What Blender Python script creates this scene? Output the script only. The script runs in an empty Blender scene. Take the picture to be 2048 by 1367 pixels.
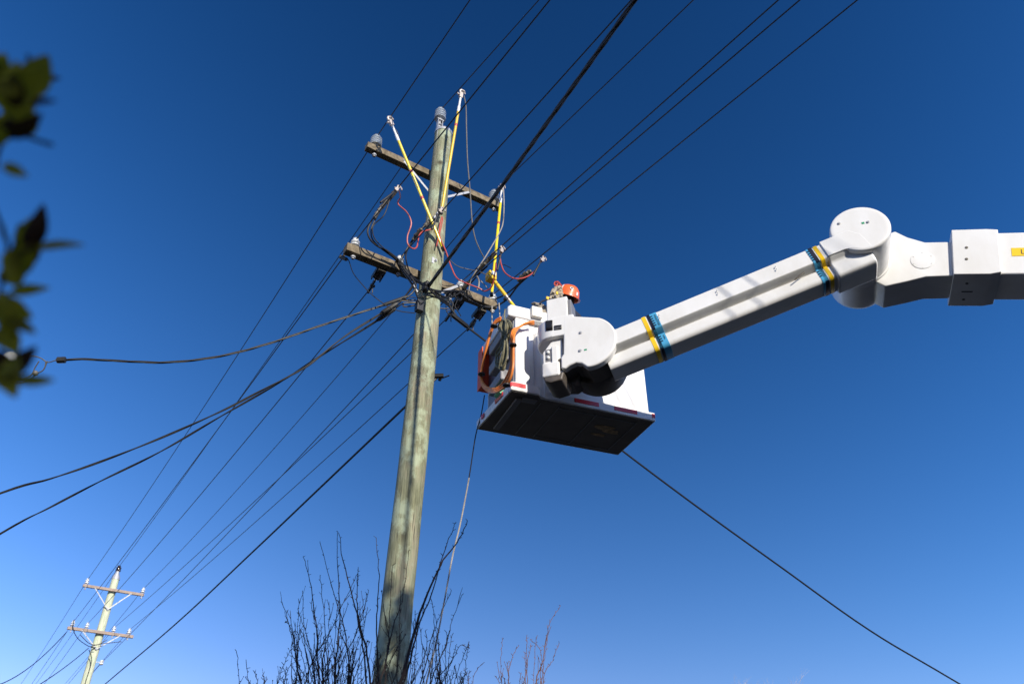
import bpy, bmesh, math, random
from math import sin, cos, tan, pi, radians, atan2, sqrt
from mathutils import Vector as V, Matrix
random.seed(7)
S = bpy.context.scene
COL = S.collection

# ------------------------------------------------------------------ camera, sky, sun, exposure
FPX, PITCH = 1593.0, radians(34.7)
CAM = V((0, 0, 1.6))
cd = bpy.data.cameras.new('camera'); cam = bpy.data.objects.new('camera', cd); COL.objects.link(cam)
cd.sensor_width = 36; cd.lens = 36 * FPX / 2048; cd.clip_start = 0.05; cd.clip_end = 3000
cam.location = CAM; cam.rotation_euler = (radians(90) + PITCH, 0, 0)
cd.dof.use_dof = True; cd.dof.focus_distance = 9.0; cd.dof.aperture_fstop = 2.0
S.camera = cam
SUN_AZ, SUN_EL = radians(28), radians(23)          # azimuth measured from -Y towards +X (behind the camera, to its right)
SUND = V((sin(SUN_AZ) * cos(SUN_EL), -cos(SUN_AZ) * cos(SUN_EL), sin(SUN_EL)))
w = bpy.data.worlds.new('World'); S.world = w; w.use_nodes = True
nt = w.node_tree; nt.nodes.clear()
sky = nt.nodes.new('ShaderNodeTexSky'); sky.sky_type = 'NISHITA'; sky.sun_disc = False
sky.sun_elevation = SUN_EL; sky.sun_rotation = pi - SUN_AZ
sky.altitude = 300; sky.air_density = 1.0; sky.dust_density = 0.3; sky.ozone_density = 3.0
# deep, clear winter-sky colour response per channel, with brightening added to both sides of the view heading
sep = nt.nodes.new('ShaderNodeSeparateColor'); cmb = nt.nodes.new('ShaderNodeCombineColor'); nt.links.new(sky.outputs[0], sep.inputs[0])
def wm_(op, a, b):
    n = nt.nodes.new('ShaderNodeMath'); n.operation = op
    for i, x in enumerate((a, b)):
        if isinstance(x, (int, float)): n.inputs[i].default_value = x
        else: nt.links.new(x, n.inputs[i])
    return n.outputs[0]
geo = nt.nodes.new('ShaderNodeTexCoord'); sx = nt.nodes.new('ShaderNodeSeparateXYZ'); nt.links.new(geo.outputs['Generated'], sx.inputs[0])
fx_ = wm_('ADD', wm_('MULTIPLY', wm_('MULTIPLY', sx.outputs[0], sx.outputs[0]), 2.0), 1.0)
for i, (k_, g_) in enumerate(((.236, 2.02), (.455, 1.326), (.727, 1.19))):
    v_ = wm_('MULTIPLY', wm_('MINIMUM', wm_('MULTIPLY', wm_('POWER', sep.outputs[i], g_), k_), (5.5, 7.0, 9.0)[i]), fx_); nt.links.new(v_, cmb.inputs[i])
bg = nt.nodes.new('ShaderNodeBackground'); bg.inputs[1].default_value = 0.10
wo = nt.nodes.new('ShaderNodeOutputWorld')
nt.links.new(cmb.outputs[0], bg.inputs[0]); nt.links.new(bg.outputs[0], wo.inputs[0])
sl = bpy.data.lights.new('sun', 'SUN'); sl.energy = 5.0; sl.angle = radians(0.5); sl.color = (1, .93, .81)
so = bpy.data.objects.new('sun', sl); COL.objects.link(so)
so.rotation_euler = SUND.to_track_quat('Z', 'Y').to_euler()
S.view_settings.view_transform = 'Standard'; S.view_settings.look = 'None'
S.view_settings.exposure = 0.2; S.view_settings.gamma = 1.0
S.cycles.max_bounces = 8

# ------------------------------------------------------------------ survey helpers: sight lines of the photograph -> points at chosen distances
def ray(px, py):
    x = (px - 1024) / FPX; y = (683.5 - py) / FPX
    return V((x, cos(PITCH) - y * sin(PITCH), sin(PITCH) + y * cos(PITCH)))
def atd(px, py, d): return CAM + ray(px, py) * d
def atY(px, py, Y): r = ray(px, py); return CAM + r * (Y / r.y)
def atZ(px, py, Z): r = ray(px, py); return CAM + r * ((Z - 1.6) / r.z)
def onpl(px, py, P, n): r = ray(px, py); return CAM + r * ((P - CAM).dot(n) / r.dot(n))
Wd = V((.547, -.837, 0)); AR = V((.837, .547, 0)); UP = V((0, 0, 1))   # wire direction (towards us), crossarm direction
PC = V((-1.0, 7.6, 0))                                                   # main pole
def Q(px, py, k): return onpl(px, py, PC + Wd * k, Wd)
PF = V((-13.3, 26.5, 0))                                                 # next pole down the line
def QF(px, py, k): return onpl(px, py, PF + Wd * k, Wd)

# ------------------------------------------------------------------ materials
def mat(name, col, rough=.5, metal=0, var=0, vscale=8, col2=None, bump=0, bscale=60, stretch=None, coat=0, transl=0, spec=.5):
    m = bpy.data.materials.new(name); m.use_nodes = True; n = m.node_tree; b = n.nodes['Principled BSDF']; L = n.links.new
    b.inputs['Roughness'].default_value = rough; b.inputs['Metallic'].default_value = metal
    b.inputs['Specular IOR Level'].default_value = spec
    if coat: b.inputs['Coat Weight'].default_value = coat; b.inputs['Coat Roughness'].default_value = .12
    c = (*col, 1); b.inputs['Base Color'].default_value = c
    tc = n.nodes.new('ShaderNodeTexCoord'); mp = n.nodes.new('ShaderNodeMapping'); L(tc.outputs['Object'], mp.inputs[0])
    if stretch: mp.inputs['Scale'].default_value = stretch
    if var or col2:
        t = n.nodes.new('ShaderNodeTexNoise'); t.inputs['Scale'].default_value = vscale; t.inputs['Detail'].default_value = 6; t.inputs['Roughness'].default_value = .6
        L(mp.outputs[0], t.inputs['Vector'])
        r = n.nodes.new('ShaderNodeValToRGB'); r.color_ramp.elements[0].position = .35; r.color_ramp.elements[1].position = .68
        c2 = col2 if col2 else tuple(max(0, x * (1 - var)) for x in col)
        r.color_ramp.elements[0].color = (*c2, 1); r.color_ramp.elements[1].color = c
        L(t.outputs[0], r.inputs[0]); L(r.outputs[0], b.inputs['Base Color'])
        mr = n.nodes.new('ShaderNodeMapRange'); mr.inputs[3].default_value = min(1, rough + .15); mr.inputs[4].default_value = max(.05, rough - .08)
        L(t.outputs[0], mr.inputs[0]); L(mr.outputs[0], b.inputs['Roughness'])
    if bump:
        t2 = n.nodes.new('ShaderNodeTexNoise'); t2.inputs['Scale'].default_value = bscale; t2.inputs['Detail'].default_value = 5
        L(mp.outputs[0], t2.inputs['Vector']); bp = n.nodes.new('ShaderNodeBump'); bp.inputs['Strength'].default_value = bump; bp.inputs['Distance'].default_value = .01
        L(t2.outputs[0], bp.inputs['Height']); L(bp.outputs[0], b.inputs['Normal'])
    if transl:
        tr = n.nodes.new('ShaderNodeBsdfTranslucent'); tr.inputs[0].default_value = (col[0] * 1.6, col[1] * 1.7, col[2] * .8, 1)
        mx = n.nodes.new('ShaderNodeMixShader'); mx.inputs[0].default_value = transl
        L(b.outputs[0], mx.inputs[1]); L(tr.outputs[0], mx.inputs[2]); L(mx.outputs[0], n.nodes['Material Output'].inputs[0])
    return m

def pole_mat(name, greens, knots, pale=1.0):
    """weathered copper-treated softwood: long vertical grain, green and tan patches, checks and knots"""
    m = bpy.data.materials.new(name); m.use_nodes = True; n = m.node_tree; b = n.nodes['Principled BSDF']; L = n.links.new; N = n.nodes.new
    b.inputs['Roughness'].default_value = .8; b.inputs['Specular IOR Level'].default_value = .25
    tc = N('ShaderNodeTexCoord')
    def noise(scale, sx, detail=6, rough=.6, w=0):
        mp = N('ShaderNodeMapping'); mp.inputs['Scale'].default_value = sx; mp.inputs['Location'].default_value = (w, w * 2, w * 3); L(tc.outputs['Object'], mp.inputs[0])
        t = N('ShaderNodeTexNoise'); t.inputs['Scale'].default_value = scale; t.inputs['Detail'].default_value = detail; t.inputs['Roughness'].default_value = rough
        L(mp.outputs[0], t.inputs['Vector']); return t.outputs[0]
    def ramp(src, els):
        r = N('ShaderNodeValToRGB'); e = r.color_ramp.elements
        while len(e) < len(els): e.new(.5)
        for i, (p, c) in enumerate(els): e[i].position = p; e[i].color = (*c, 1) if len(c) == 3 else c
        L(src, r.inputs[0]); return r.outputs[0]
    def mix(f, a, c, mode='MIX'):
        x = N('ShaderNodeMix'); x.data_type = 'RGBA'; x.blend_type = mode
        if isinstance(f, float): x.inputs[0].default_value = f
        else: L(f, x.inputs[0])
        L(a, x.inputs[6])
        if isinstance(c, tuple): x.inputs[7].default_value = (*c, 1)
        else: L(c, x.inputs[7])
        return x.outputs[2]
    big = noise(2.6, (2.2, 2.2, .75), 5, .65)
    base = ramp(big, greens)
    grain = noise(26, (3, 3, .10), 6, .7, 3)
    g = ramp(grain, [(.36, (.55, .54, .52)), (.5, (.95, .95, .95)), (.64, (1.22, 1.22, 1.18))])
    c = mix(1.0, base, g, 'MULTIPLY')
    check = noise(34, (2.2, 2.2, .035), 3, .5, 9)
    ck = ramp(check, [(.29, (1, 1, 1)), (.35, (0, 0, 0))])
    c = mix(ck, c, (.045, .042, .03))
    pat = ramp(noise(3.2, (1.4, 1.4, .9), 8, .7, 17), [(.50, (0, 0, 0)), (.60, (.85, .85, .85))])
    c = mix(pat, c, tuple(x * pale for x in (.38, .44, .31)))
    for (P, r) in knots:
        ds = N('ShaderNodeVectorMath'); ds.operation = 'DISTANCE'; ds.inputs[1].default_value = P; L(tc.outputs['Object'], ds.inputs[0])
        k = N('ShaderNodeMapRange'); k.inputs[1].default_value = r * .45; k.inputs[2].default_value = r; k.inputs[3].default_value = .9; k.inputs[4].default_value = 0
        L(ds.outputs['Value'], k.inputs[0]); c = mix(k.outputs[0], c, (.06, .05, .032))
    L(c, b.inputs['Base Color'])
    bp = N('ShaderNodeBump'); bp.inputs['Strength'].default_value = .55; bp.inputs['Distance'].default_value = .012
    L(grain, bp.inputs['Height']); L(bp.outputs[0], b.inputs['Normal'])
    return m

M = {}
M['white'] = mat('white_gloss_paint', (.80, .80, .79), .32, col2=(.70, .69, .66), vscale=3.5, coat=.25, stretch=(1, 1, .45), bump=.02, bscale=6)
M['cream'] = mat('cream_fibreglass', (.76, .73, .64), .38, var=.06, vscale=3)
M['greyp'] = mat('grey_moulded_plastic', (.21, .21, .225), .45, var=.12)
M['under'] = mat('dark_underside', (.115, .097, .078), .45, var=.3, vscale=5)  # dark tone shared with the jib; puts underside shade into bucket and foot
M['dark'] = mat('black_casting', (.018, .018, .018), .4, var=.3)
M['rubber'] = mat('black_rubber', (.008, .008, .009), .5, var=.3, vscale=30)
M['wire'] = mat('dark_aluminium_conductor', (.018, .02, .026), .5, metal=0)
M['greywire'] = mat('weathered_grey_cable', (.16, .15, .135), .6, var=.4, vscale=20)
M['twist'] = mat('twisted_black_cable', (.035, .034, .032), .45, var=.5, vscale=14)
M['arm'] = mat('weathered_hardwood', (.26, .21, .14), .85, col2=(.11, .088, .06), vscale=14, bump=.5, bscale=30, spec=.2)
M['armf'] = mat('silvered_reddish_hardwood', (.40, .30, .235), .85, col2=(.28, .22, .18), vscale=9, bump=.3)
M['galv'] = mat('galvanised_steel', (.50, .51, .53), .5, metal=.3, var=.25, vscale=25)
M['porc'] = mat('grey_porcelain', (.55, .60, .66), .18, var=.1, coat=.5)
M['porcw'] = mat('white_porcelain', (.80, .81, .80), .18, coat=.5)
M['porcb'] = mat('brown_porcelain', (.05, .035, .04), .2, coat=.5)
M['yel'] = mat('yellow_fibreglass_rod', (.80, .53, .02), .28, var=.18, vscale=9, coat=.3)
M['yel2'] = mat('lemon_fibreglass_rod', (.84, .66, .015), .28, var=.12, vscale=9, coat=.3)
M['bronze'] = mat('tinned_bronze_clamp', (.52, .45, .40), .42, metal=.4, var=.25, vscale=30)
M['conn'] = mat('tarnished_connector', (.14, .125, .10), .5, metal=.4, var=.5, vscale=40)
M['redc'] = mat('red_earthing_cable', (.50, .075, .05), .4, var=.2, vscale=15)
M['orange'] = mat('orange_hydraulic_hose', (.86, .25, .035), .38, var=.15, vscale=12)
M['redbox'] = mat('orange_red_plastic', (.80, .085, .015), .4, var=.15)
M['rope'] = mat('olive_rope', (.27, .25, .15), .85, var=.45, vscale=30, bump=.6, bscale=150)
M['greyrope'] = mat('pale_grey_rope', (.40, .37, .32), .85, var=.35, vscale=30)
M['refl'] = mat('red_reflector', (.62, .02, .025), .25)
M['tapeb'] = mat('blue_marking_tape', (.075, .36, .62), .3)
M['tapek'] = mat('navy_marking_tape', (.008, .012, .03), .35)
M['tapey'] = mat('yellow_marking_tape', (.90, .58, .015), .3)
M['ink'] = mat('black_ink', (.012, .012, .014), .5)
M['green'] = mat('green_sticker', (.03, .30, .14), .4)
M['bark'] = mat('dark_twig_bark', (.050, .036, .031), .75, var=.4, vscale=30, spec=.2)
M['redbark'] = mat('reddish_twig_bark', (.17, .082, .06), .7, var=.4, vscale=30)
M['palebark'] = mat('pale_grey_bark', (.42, .38, .38), .8, var=.2)
M['leaf'] = mat('olive_leaf', (.27, .20, .020), .6, col2=(.050, .046, .012), vscale=30, transl=.4, spec=.15)
M['leafred'] = mat('young_red_leaf', (.050, .022, .012), .6, col2=(.024, .012, .008), vscale=40, transl=.25, spec=.15)
M['treeleaf'] = mat('dark_evergreen_leaf', (.045, .07, .025), .55, var=.4, transl=.15)
M['trunk'] = mat('brown_trunk_bark', (.09, .065, .045), .9, var=.4, bump=.8, bscale=20)
M['skin'] = mat('skin', (.52, .30, .23), .5)
M['helm'] = mat('orange_hard_hat_plastic', (.88, .15, .03), .33, var=.06, coat=.4)
M['tan'] = mat('tan_leather', (.42, .36, .27), .75, var=.3, vscale=40, bump=.3)
M['navy'] = mat('navy_workwear', (.015, .02, .04), .85, var=.3)
M['ground'] = mat('dark_grass_ground', (.036, .028, .015), .95, col2=(.016, .013, .007), vscale=.6, bump=.6, bscale=3)
M['asph'] = mat('asphalt', (.05, .05, .052), .9, var=.25, vscale=6, bump=.4, bscale=120)
M['ochre'] = mat('mottled_ochre', (.62, .42, .22), .8, col2=(.26, .17, .09), vscale=22)
M['tyre'] = mat('tyre_rubber', (.012, .012, .012), .8)

# ------------------------------------------------------------------ mesh building
class MB:
    def __init__(s): s.v = []; s.f = []
    def add(s, vs, fs):
        o = len(s.v); s.v += [tuple(x) for x in vs]; s.f += [tuple(i + o for i in f) for f in fs]
    def prism(s, poly, O, X, Y, T, t0, t1):
        """extrude 2-D outline poly (x,y) in frame (O;X,Y) from t0 to t1 along T"""
        n = len(poly); vs = [O + X * p[0] + Y * p[1] + T * t0 for p in poly] + [O + X * p[0] + Y * p[1] + T * t1 for p in poly]
        fs = [tuple(range(n)), tuple(range(2 * n - 1, n - 1, -1))] + [(i, i + n, (i + 1) % n + n, (i + 1) % n) for i in range(n)]
        s.add(vs, fs); return s
    def box(s, O, X, Y, Z, x, y, z):
        return s.prism([(x[0], y[0]), (x[1], y[0]), (x[1], y[1]), (x[0], y[1])], O, X, Y, Z, z[0], z[1])
    def tube(s, pts, r, n=8, cap=True):
        pts = [V(p) for p in pts]; m = len(pts)
        rs = r if isinstance(r, (list, tuple)) else [r] * m
        t = (pts[1] - pts[0]).normalized(); a = t.orthogonal().normalized(); vs = []
        for i in range(m):
            t2 = (pts[min(i + 1, m - 1)] - pts[max(i - 1, 0)])
            if t2.length < 1e-9: t2 = t
            t2.normalize(); a = a - t2 * a.dot(t2)
            if a.length < 1e-6: a = t2.orthogonal()
            a.normalize(); b = t2.cross(a)
            for k in range(n):
                an = 2 * pi * k / n; vs.append(pts[i] + (a * cos(an) + b * sin(an)) * rs[i])
        fs = [(i * n + k, i * n + (k + 1) % n, (i + 1) * n + (k + 1) % n, (i + 1) * n + k) for i in range(m - 1) for k in range(n)]
        if cap: fs += [tuple(range(n - 1, -1, -1)), tuple((m - 1) * n + k for k in range(n))]
        s.add(vs, fs); return s
    def lathe(s, O, A, prof, n=20):
        """prof: list of (radius, height) along axis A"""
        A = A.normalized(); a = A.orthogonal().normalized(); b = A.cross(a); m = len(prof)
        vs = [O + A * h + (a * cos(2 * pi * k / n) + b * sin(2 * pi * k / n)) * max(r, 1e-4) for r, h in prof for k in range(n)]
        fs = [(i * n + k, i * n + (k + 1) % n, (i + 1) * n + (k + 1) % n, (i + 1) * n + k) for i in range(m - 1) for k in range(n)]
        fs += [tuple(range(n - 1, -1, -1)), tuple((m - 1) * n + k for k in range(n))]
        s.add(vs, fs); return s
    def ball(s, O, r, n=10, sc=(1, 1, 1)):
        m = n // 2 + 1; vs = [O + V((sc[0] * r * sin(pi * i / m) * cos(2 * pi * k / n), sc[1] * r * sin(pi * i / m) * sin(2 * pi * k / n), sc[2] * r * cos(pi * i / m))) for i in range(1, m) for k in range(n)]
        fs = [(i * n + k, i * n + (k + 1) % n, (i + 1) * n + (k + 1) % n, (i + 1) * n + k) for i in range(m - 2) for k in range(n)]
        fs += [tuple(range(n)), tuple(range((m - 2) * n + n - 1, (m - 2) * n - 1, -1))]
        s.add(vs, fs); return s
    def build(s, name, m, parent=None, bevel=0, seg=3, angle=35, recalc=True):
        me = bpy.data.meshes.new(name)
        # own origin at the bottom of the piece, kept in world space
        me.from_pydata(s.v, [], s.f); me.validate()
        if recalc:
            bm = bmesh.new(); bm.from_mesh(me); bmesh.ops.recalc_face_normals(bm, faces=bm.faces); bm.to_mesh(me); bm.free()
        me.materials.append(m if not isinstance(m, str) else M[m])
        for p in me.polygons: p.use_smooth = True
        me.set_sharp_from_angle(angle=radians(angle))
        o = bpy.data.objects.new(name, me); COL.objects.link(o)
        if parent: attach(o, parent)
        if bevel:
            md = o.modifiers.new('bevel', 'BEVEL'); md.width = bevel; md.segments = seg; md.limit_method = 'ANGLE'; md.angle_limit = radians(40); md.harden_normals = True
        return o
def attach(o, parent):
    o.parent = parent; p = parent; off = V((0, 0, 0))
    while p: off -= p.location; p = p.parent
    o.location = off
def tag(o, label, cat=None, group=None, kind=None):
    if label: o['label'] = label
    if cat: o['category'] = cat
    if group: o['group'] = group
    if kind: o['kind'] = kind
    return o
def empty(name, loc, label, cat, group=None):
    o = bpy.data.objects.new(name, None); COL.objects.link(o); o.location = loc; o.empty_display_size = .2
    return tag(o, label, cat, group)
def smooth(pts, n=6):
    """Catmull-Rom through pts"""
    P = [V(p) for p in pts]
    if len(P) < 3: return P
    E = [P[0] * 2 - P[1]] + P + [P[-1] * 2 - P[-2]]; out = []
    for i in range(1, len(E) - 2):
        a, b, c, d = E[i - 1:i + 3]
        for k in range(n):
            t = k / n
            out.append(((b * 2) + (c - a) * t + (a * 2 - b * 5 + c * 4 - d) * t * t + (b * 3 - a - c * 3 + d) * t ** 3) * .5)
    out.append(P[-1]); return out
def sagged(A, B, sag, n=24):
    return [A.lerp(B, i / n) - UP * (sag * 4 * (i / n) * (1 - i / n)) for i in range(n + 1)]
def twisted(mb, pts, R, r, strands=3, pitch=.35, n=6, ph=0):
    """strands of radius r wound round the path"""
    P = [V(p) for p in pts]; path = [P[0]]; step = pitch / 9
    for a, b in zip(P, P[1:]):
        k = max(1, int((b - a).length / step)); path += [a.lerp(b, (i + 1) / k) for i in range(k)]
    L = 0; lens = [0]
    for a, b in zip(path, path[1:]): L += (b - a).length; lens.append(L)
    t = (path[1] - path[0]).normalized(); a = t.orthogonal().normalized(); fr = []
    for i, p in enumerate(path):
        t = (path[min(i + 1, len(path) - 1)] - path[max(i - 1, 0)]).normalized(); a = (a - t * a.dot(t)).normalized(); fr.append((a.copy(), t.cross(a)))
    for s_ in range(strands):
        q = [p + (fr[i][0] * cos(2 * pi * (lens[i] / pitch + s_ / strands) + ph) + fr[i][1] * sin(2 * pi * (lens[i] / pitch + s_ / strands) + ph)) * R for i, p in enumerate(path)]
        mb.tube(q, r, n)
    return mb
def text_mesh(body, size, m, O, X, Y, N, parent, name='lettering'):
    cu = bpy.data.curves.new(name, 'FONT'); cu.body = body; cu.size = size; cu.align_x = 'CENTER'; cu.align_y = 'CENTER'; cu.extrude = .0006
    o = bpy.data.objects.new('tmp', cu); COL.objects.link(o)
    dg = bpy.context.evaluated_depsgraph_get(); me = bpy.data.meshes.new_from_object(o.evaluated_get(dg))
    bpy.data.objects.remove(o); bpy.data.curves.remove(cu)
    me.transform(Matrix(((X.x, Y.x, N.x, O.x), (X.y, Y.y, N.y, O.y), (X.z, Y.z, N.z, O.z), (0, 0, 0, 1))))
    me.materials.clear(); me.materials.append(M[m]); ob = bpy.data.objects.new(name, me); COL.objects.link(ob); attach(ob, parent); return ob

# ------------------------------------------------------------------ ground and road
g = MB(); g.add([(-1500, -1500, 0), (1500, -1500, 0), (1500, 1500, 0), (-1500, 1500, 0)], [(0, 1, 2, 3)])
tag(g.build('ground', 'ground'), 'dry grass verge and fields around the pole', kind='structure')
rd = MB(); rc = PC + AR * 5.0; rd.box(V((rc.x, rc.y, 0)), AR, Wd, UP, (-3, 3), (-120, 160), (-.05, .004))
tag(rd.build('road', 'asph'), 'asphalt road running along the power line', kind='structure')

# ------------------------------------------------------------------ poles
def pin_insulator(name, base, m, parent, r, h, sheds, neck=.45, pin=.05):
    prof = [(r * .35, 0), (r * .5, h * .04)]
    for i in range(sheds):
        z0 = h * (.04 + .78 * i / sheds); dz = h * .78 / sheds; rr = r * (1 - .08 * i / max(1, sheds))
        prof += [(rr * .48, z0), (rr * .98, z0 + dz * .12), (rr, z0 + dz * .22), (rr * .92, z0 + dz * .40), (rr * .48, z0 + dz * .62)]
    prof += [(r * .62, h * .84), (r * neck, h * .87), (r * neck, h * .91), (r * .6, h * .94), (r * .5, h * .985), (r * .2, h)]
    o = MB().lathe(base + UP * pin, UP, prof, 20).build(name, m, parent)
    MB().lathe(base, UP, [(.018, -.17), (.018, -.155), (.03, -.153), (.03, -.135), (.014, -.13), (.014, -.1), (.035, -.1), (.035, -.09), (.014, -.085), (.014, .0), (.04, 0), (.04, .012), (.016, .014), (.016, pin + .02)], 10).build('pin', 'galv', parent)
    return o
def crossarm(parent, P, z, k, s0, s1, sec, m):
    O = V((P.x, P.y, z)) + Wd * k
    return O, MB().box(O, AR, Wd, UP, (s0, s1), (-sec / 2, sec / 2), (-sec / 2, sec / 2)).build('crossarm', m, parent, bevel=.006, seg=2)
def strap(parent, A, B, wd, th, nrm):
    d = (B - A); L = d.length; d.normalize(); s_ = d.cross(nrm).normalized(); nn = s_.cross(d)
    mb = MB().box(A, d, s_, nn, (-.03, L + .03), (-wd / 2, wd / 2), (0, th))
    for q in (A, B): mb.lathe(q + nn * th, nn, [(.014, 0), (.014, .012), (.006, .012), (.006, .022)], 6)
    return mb.build('brace', 'galv', parent, bevel=.002, seg=1)

POLE_X = [(0, -1.14), (3.9, -1.083), (6.5, -1.012), (8.5, -.99), (10.46, -.972)]
POLE_R = [(0, .168), (3.9, .152), (6.5, .143), (10.46, .120)]
def interp(T, z):
    for (a, va), (b, vb) in zip(T, T[1:]):
        if z <= b: return va + (vb - va) * (z - a) / (b - a)
    return T[-1][1]
def shaft(parent, X0, Y0, top, fx, fr, m, knots, seed, nr=170, n=48):
    rnd = random.Random(seed); ph = [rnd.random() * 6.28 for _ in range(12)]
    vs = []; fs = []
    for i in range(nr + 1):
        z = top * i / nr; cx = fx(z)
        for k in range(n):
            a = 2 * pi * k / n
            r = fr(z) * (1 + .012 * sin(2 * a + ph[0] + z * .7) + .010 * sin(3 * a + ph[1] - z * 1.1) + .008 * sin(z * 2.3 + ph[2] + a) + .006 * sin(z * 5.1 + ph[3] + 2 * a) + .004 * sin(17 * a + ph[4] + .3 * z))
            p = V((cx + r * cos(a), Y0 + r * sin(a), z))
            for (kp, kr) in knots:
                d = (p - V(kp)).length
                if d < kr * 2.6: p += V((cos(a), sin(a), 0)) * .022 * math.exp(-(d / kr) ** 2 * .8)
            vs.append(p)
    for i in range(nr):
        for k in range(n): fs.append((i * n + k, i * n + (k + 1) % n, (i + 1) * n + (k + 1) % n, (i + 1) * n + k))
    fs.append(tuple(nr * n + k for k in range(n)))
    mb = MB(); mb.add(vs, fs); return mb.build('shaft', m, parent)

knots = [(Q(881, 326, .122), .055), (Q(862, 372, .115), .03), (Q(853, 545, .135), .03), (Q(840, 760, .14), .026), (Q(818, 960, .15), .03), (Q(810, 1130, .15), .035), (Q(832, 1190, .14), .03)]
M['pole'] = pole_mat('green_treated_pole_wood', [(.28, (.13, .125, .08)), (.40, (.20, .205, .125)), (.50, (.255, .265, .175)), (.58, (.295, .27, .185)), (.66, (.25, .275, .185)), (.78, (.33, .30, .215))], [(tuple(k), r) for k, r in knots])
pole = empty('utility_pole', (-1.14, 7.6, 0), 'big green-tinged wooden power pole with two crossarms, nearest to the lift bucket', 'power pole', 'wooden poles along the line')
shaft(pole, -1, 7.6, 10.46, lambda z: interp(POLE_X, z), lambda z: interp(POLE_R, z), M['pole'], knots, 3)
MB().lathe(V((-.972, 7.6, 10.455)), UP, [(.126, -.035), (.128, .0), (.122, .012), (.04, .02), (.001, .022)], 28).build('cap', 'galv', pole)
# top insulator on a two-strap bracket
tb = Q(880, 262, .02); O = V((-1.03, 7.55, 10.40))
br = MB()
for s_ in (-.035, .035): br.box(O + AR * s_, AR, Wd, UP, (-.004, .004), (-.03, .03), (-.18, .26))
br.box(O, AR, Wd, UP, (-.05, .05), (-.035, .035), (.255, .27))
bko = br.build('top_bracket', 'galv', pole, bevel=.002, seg=1)
TOPI = V((-1.03, 7.55, 10.665)); pin_insulator('insulator', TOPI, 'porc', bko, .085, .24, 4, pin=.02)
# bolts with plates high on the shaft
hb = MB()
for (px, py) in ((893, 281), (893, 297)):
    q = Q(px, py, .108); hb = MB().lathe(q - Wd * .03, Wd, [(.03, 0), (.03, .012), (.02, .014), (.02, .03), (.008, .03), (.008, .06)], 6); hb.build('bolt', 'galv', pole)
pq = Q(870, 522, .122); pb = MB().box(pq, AR, UP, Wd, (-.045, .045), (-.045, .045), (0, .008)); pb.lathe(pq + Wd * .008, Wd, [(.02, 0), (.02, .012), (.01, .012), (.01, .03)], 8)
pb.build('square_washer', 'galv', pole)
OU, armU = crossarm(pole, V((-.98, 7.6, 0)), 9.72, -.172, -1.02, 1.07, .10, 'arm')
OL, armL = crossarm(pole, V((-1.0, 7.6, 0)), 7.925, -.185, -1.06, 1.05, .115, 'arm')
def sarm(px, py, k, O): return (Q(px, py, k) - O).dot(AR)
def topof(O, s, sec): return O + AR * s + UP * (sec / 2)
sU = [sarm(751, 288, -.172, OU), sarm(987, 402, -.172, OU)]
INSU = []
for s_ in sU:
    b = topof(OU, s_, .10); pin_insulator('insulator', b, 'porc', armU, .083, .215, 4, pin=.015); INSU.append(b + UP * .215)
for (a, c) in (((807, 321), (858, 383)), ((939, 384), (893, 394))):
    strap(armU, Q(*a, -.118), Q(*c, -.06), .034, .006, Wd)
sL = [sarm(710, 488, -.185, OL), sarm(799, 523, -.185, OL), sarm(921, 577, -.185, OL), sarm(985, 606, -.185, OL)]
INSL = []
for s_ in sL:
    b = topof(OL, s_, .115); pin_insulator('insulator', b, 'porcw', armL, .058, .13, 2, pin=.02); INSL.append(b + UP * .125)
for (a, c) in (((795, 524), (836, 586)), ((917, 571), (868, 590))):
    strap(armL, Q(*a, -.122), Q(*c, -.04), .036, .006, Wd)
# strain sets slung under the lower arm
def strain_set(A, d):
    d = d.normalized(); s_ = d.cross(UP).normalized(); u = s_.cross(d)
    mb = MB().box(A, d, s_, u, (0, .04), (-.05, .05), (-.05, .05)); mb.box(A, d, s_, u, (.02, .20), (-.062, -.05), (-.03, .03)); mb.box(A, d, s_, u, (.02, .20), (.05, .062), (-.03, .03))
    o = mb.build('strain_bracket', 'conn', armL, bevel=.003, seg=1)
    MB().lathe(A + d * .03, d, [(.02, 0), (.045, .01), (.05, .035), (.038, .05), (.05, .07), (.05, .10), (.036, .12), (.045, .14), (.03, .16)], 16).build('insulator', 'porcb', armL)
    MB().lathe(A - s_ * .01 - d * .01 + u * .03, d, [(.02, 0), (.034, .01), (.034, .04), (.02, .05)], 14).build('insulator', 'cream', armL)
    t = MB(); t.box(A, d, s_, u, (.20, .30), (-.012, .012), (-.02, .02)); t.lathe(A + d * .28 - u * .03, s_, [(.02, -.03), (.02, .03)], 8); t.box(A + d * .30, d, s_, u, (0, .12), (-.014, .014), (-.03, .012))
    t.tube([A + d * .26 - u * .02, A + d * .28 - u * .09, A + d * .29 - u * .16], .008, 6)
    t.build('dead_end_clamp', 'conn', armL, bevel=.003, seg=1)
    return A + d * .40
FARD = (PF - PC).normalized()
STR = []
for (px, py) in ((765, 536), (922, 596), (966, 616)):
    STR.append(strain_set(Q(px, py, -.22), FARD * 1 - UP * .25))
# neutral spool on the right flank of the shaft
sp = Q(893, 597, -.12)
spm = MB(); spm.box(sp, AR, Wd, UP, (-.12, .06), (-.02, .02), (-.006, .006)); spm.build('spool_bracket', 'galv', pole)
MB().lathe(sp + AR * .02 - UP * .05, UP, [(.03, 0), (.05, .01), (.05, .03), (.03, .045), (.03, .06), (.05, .075), (.05, .095), (.03, .105)], 16).build('insulator', 'porcw', pole)
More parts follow.
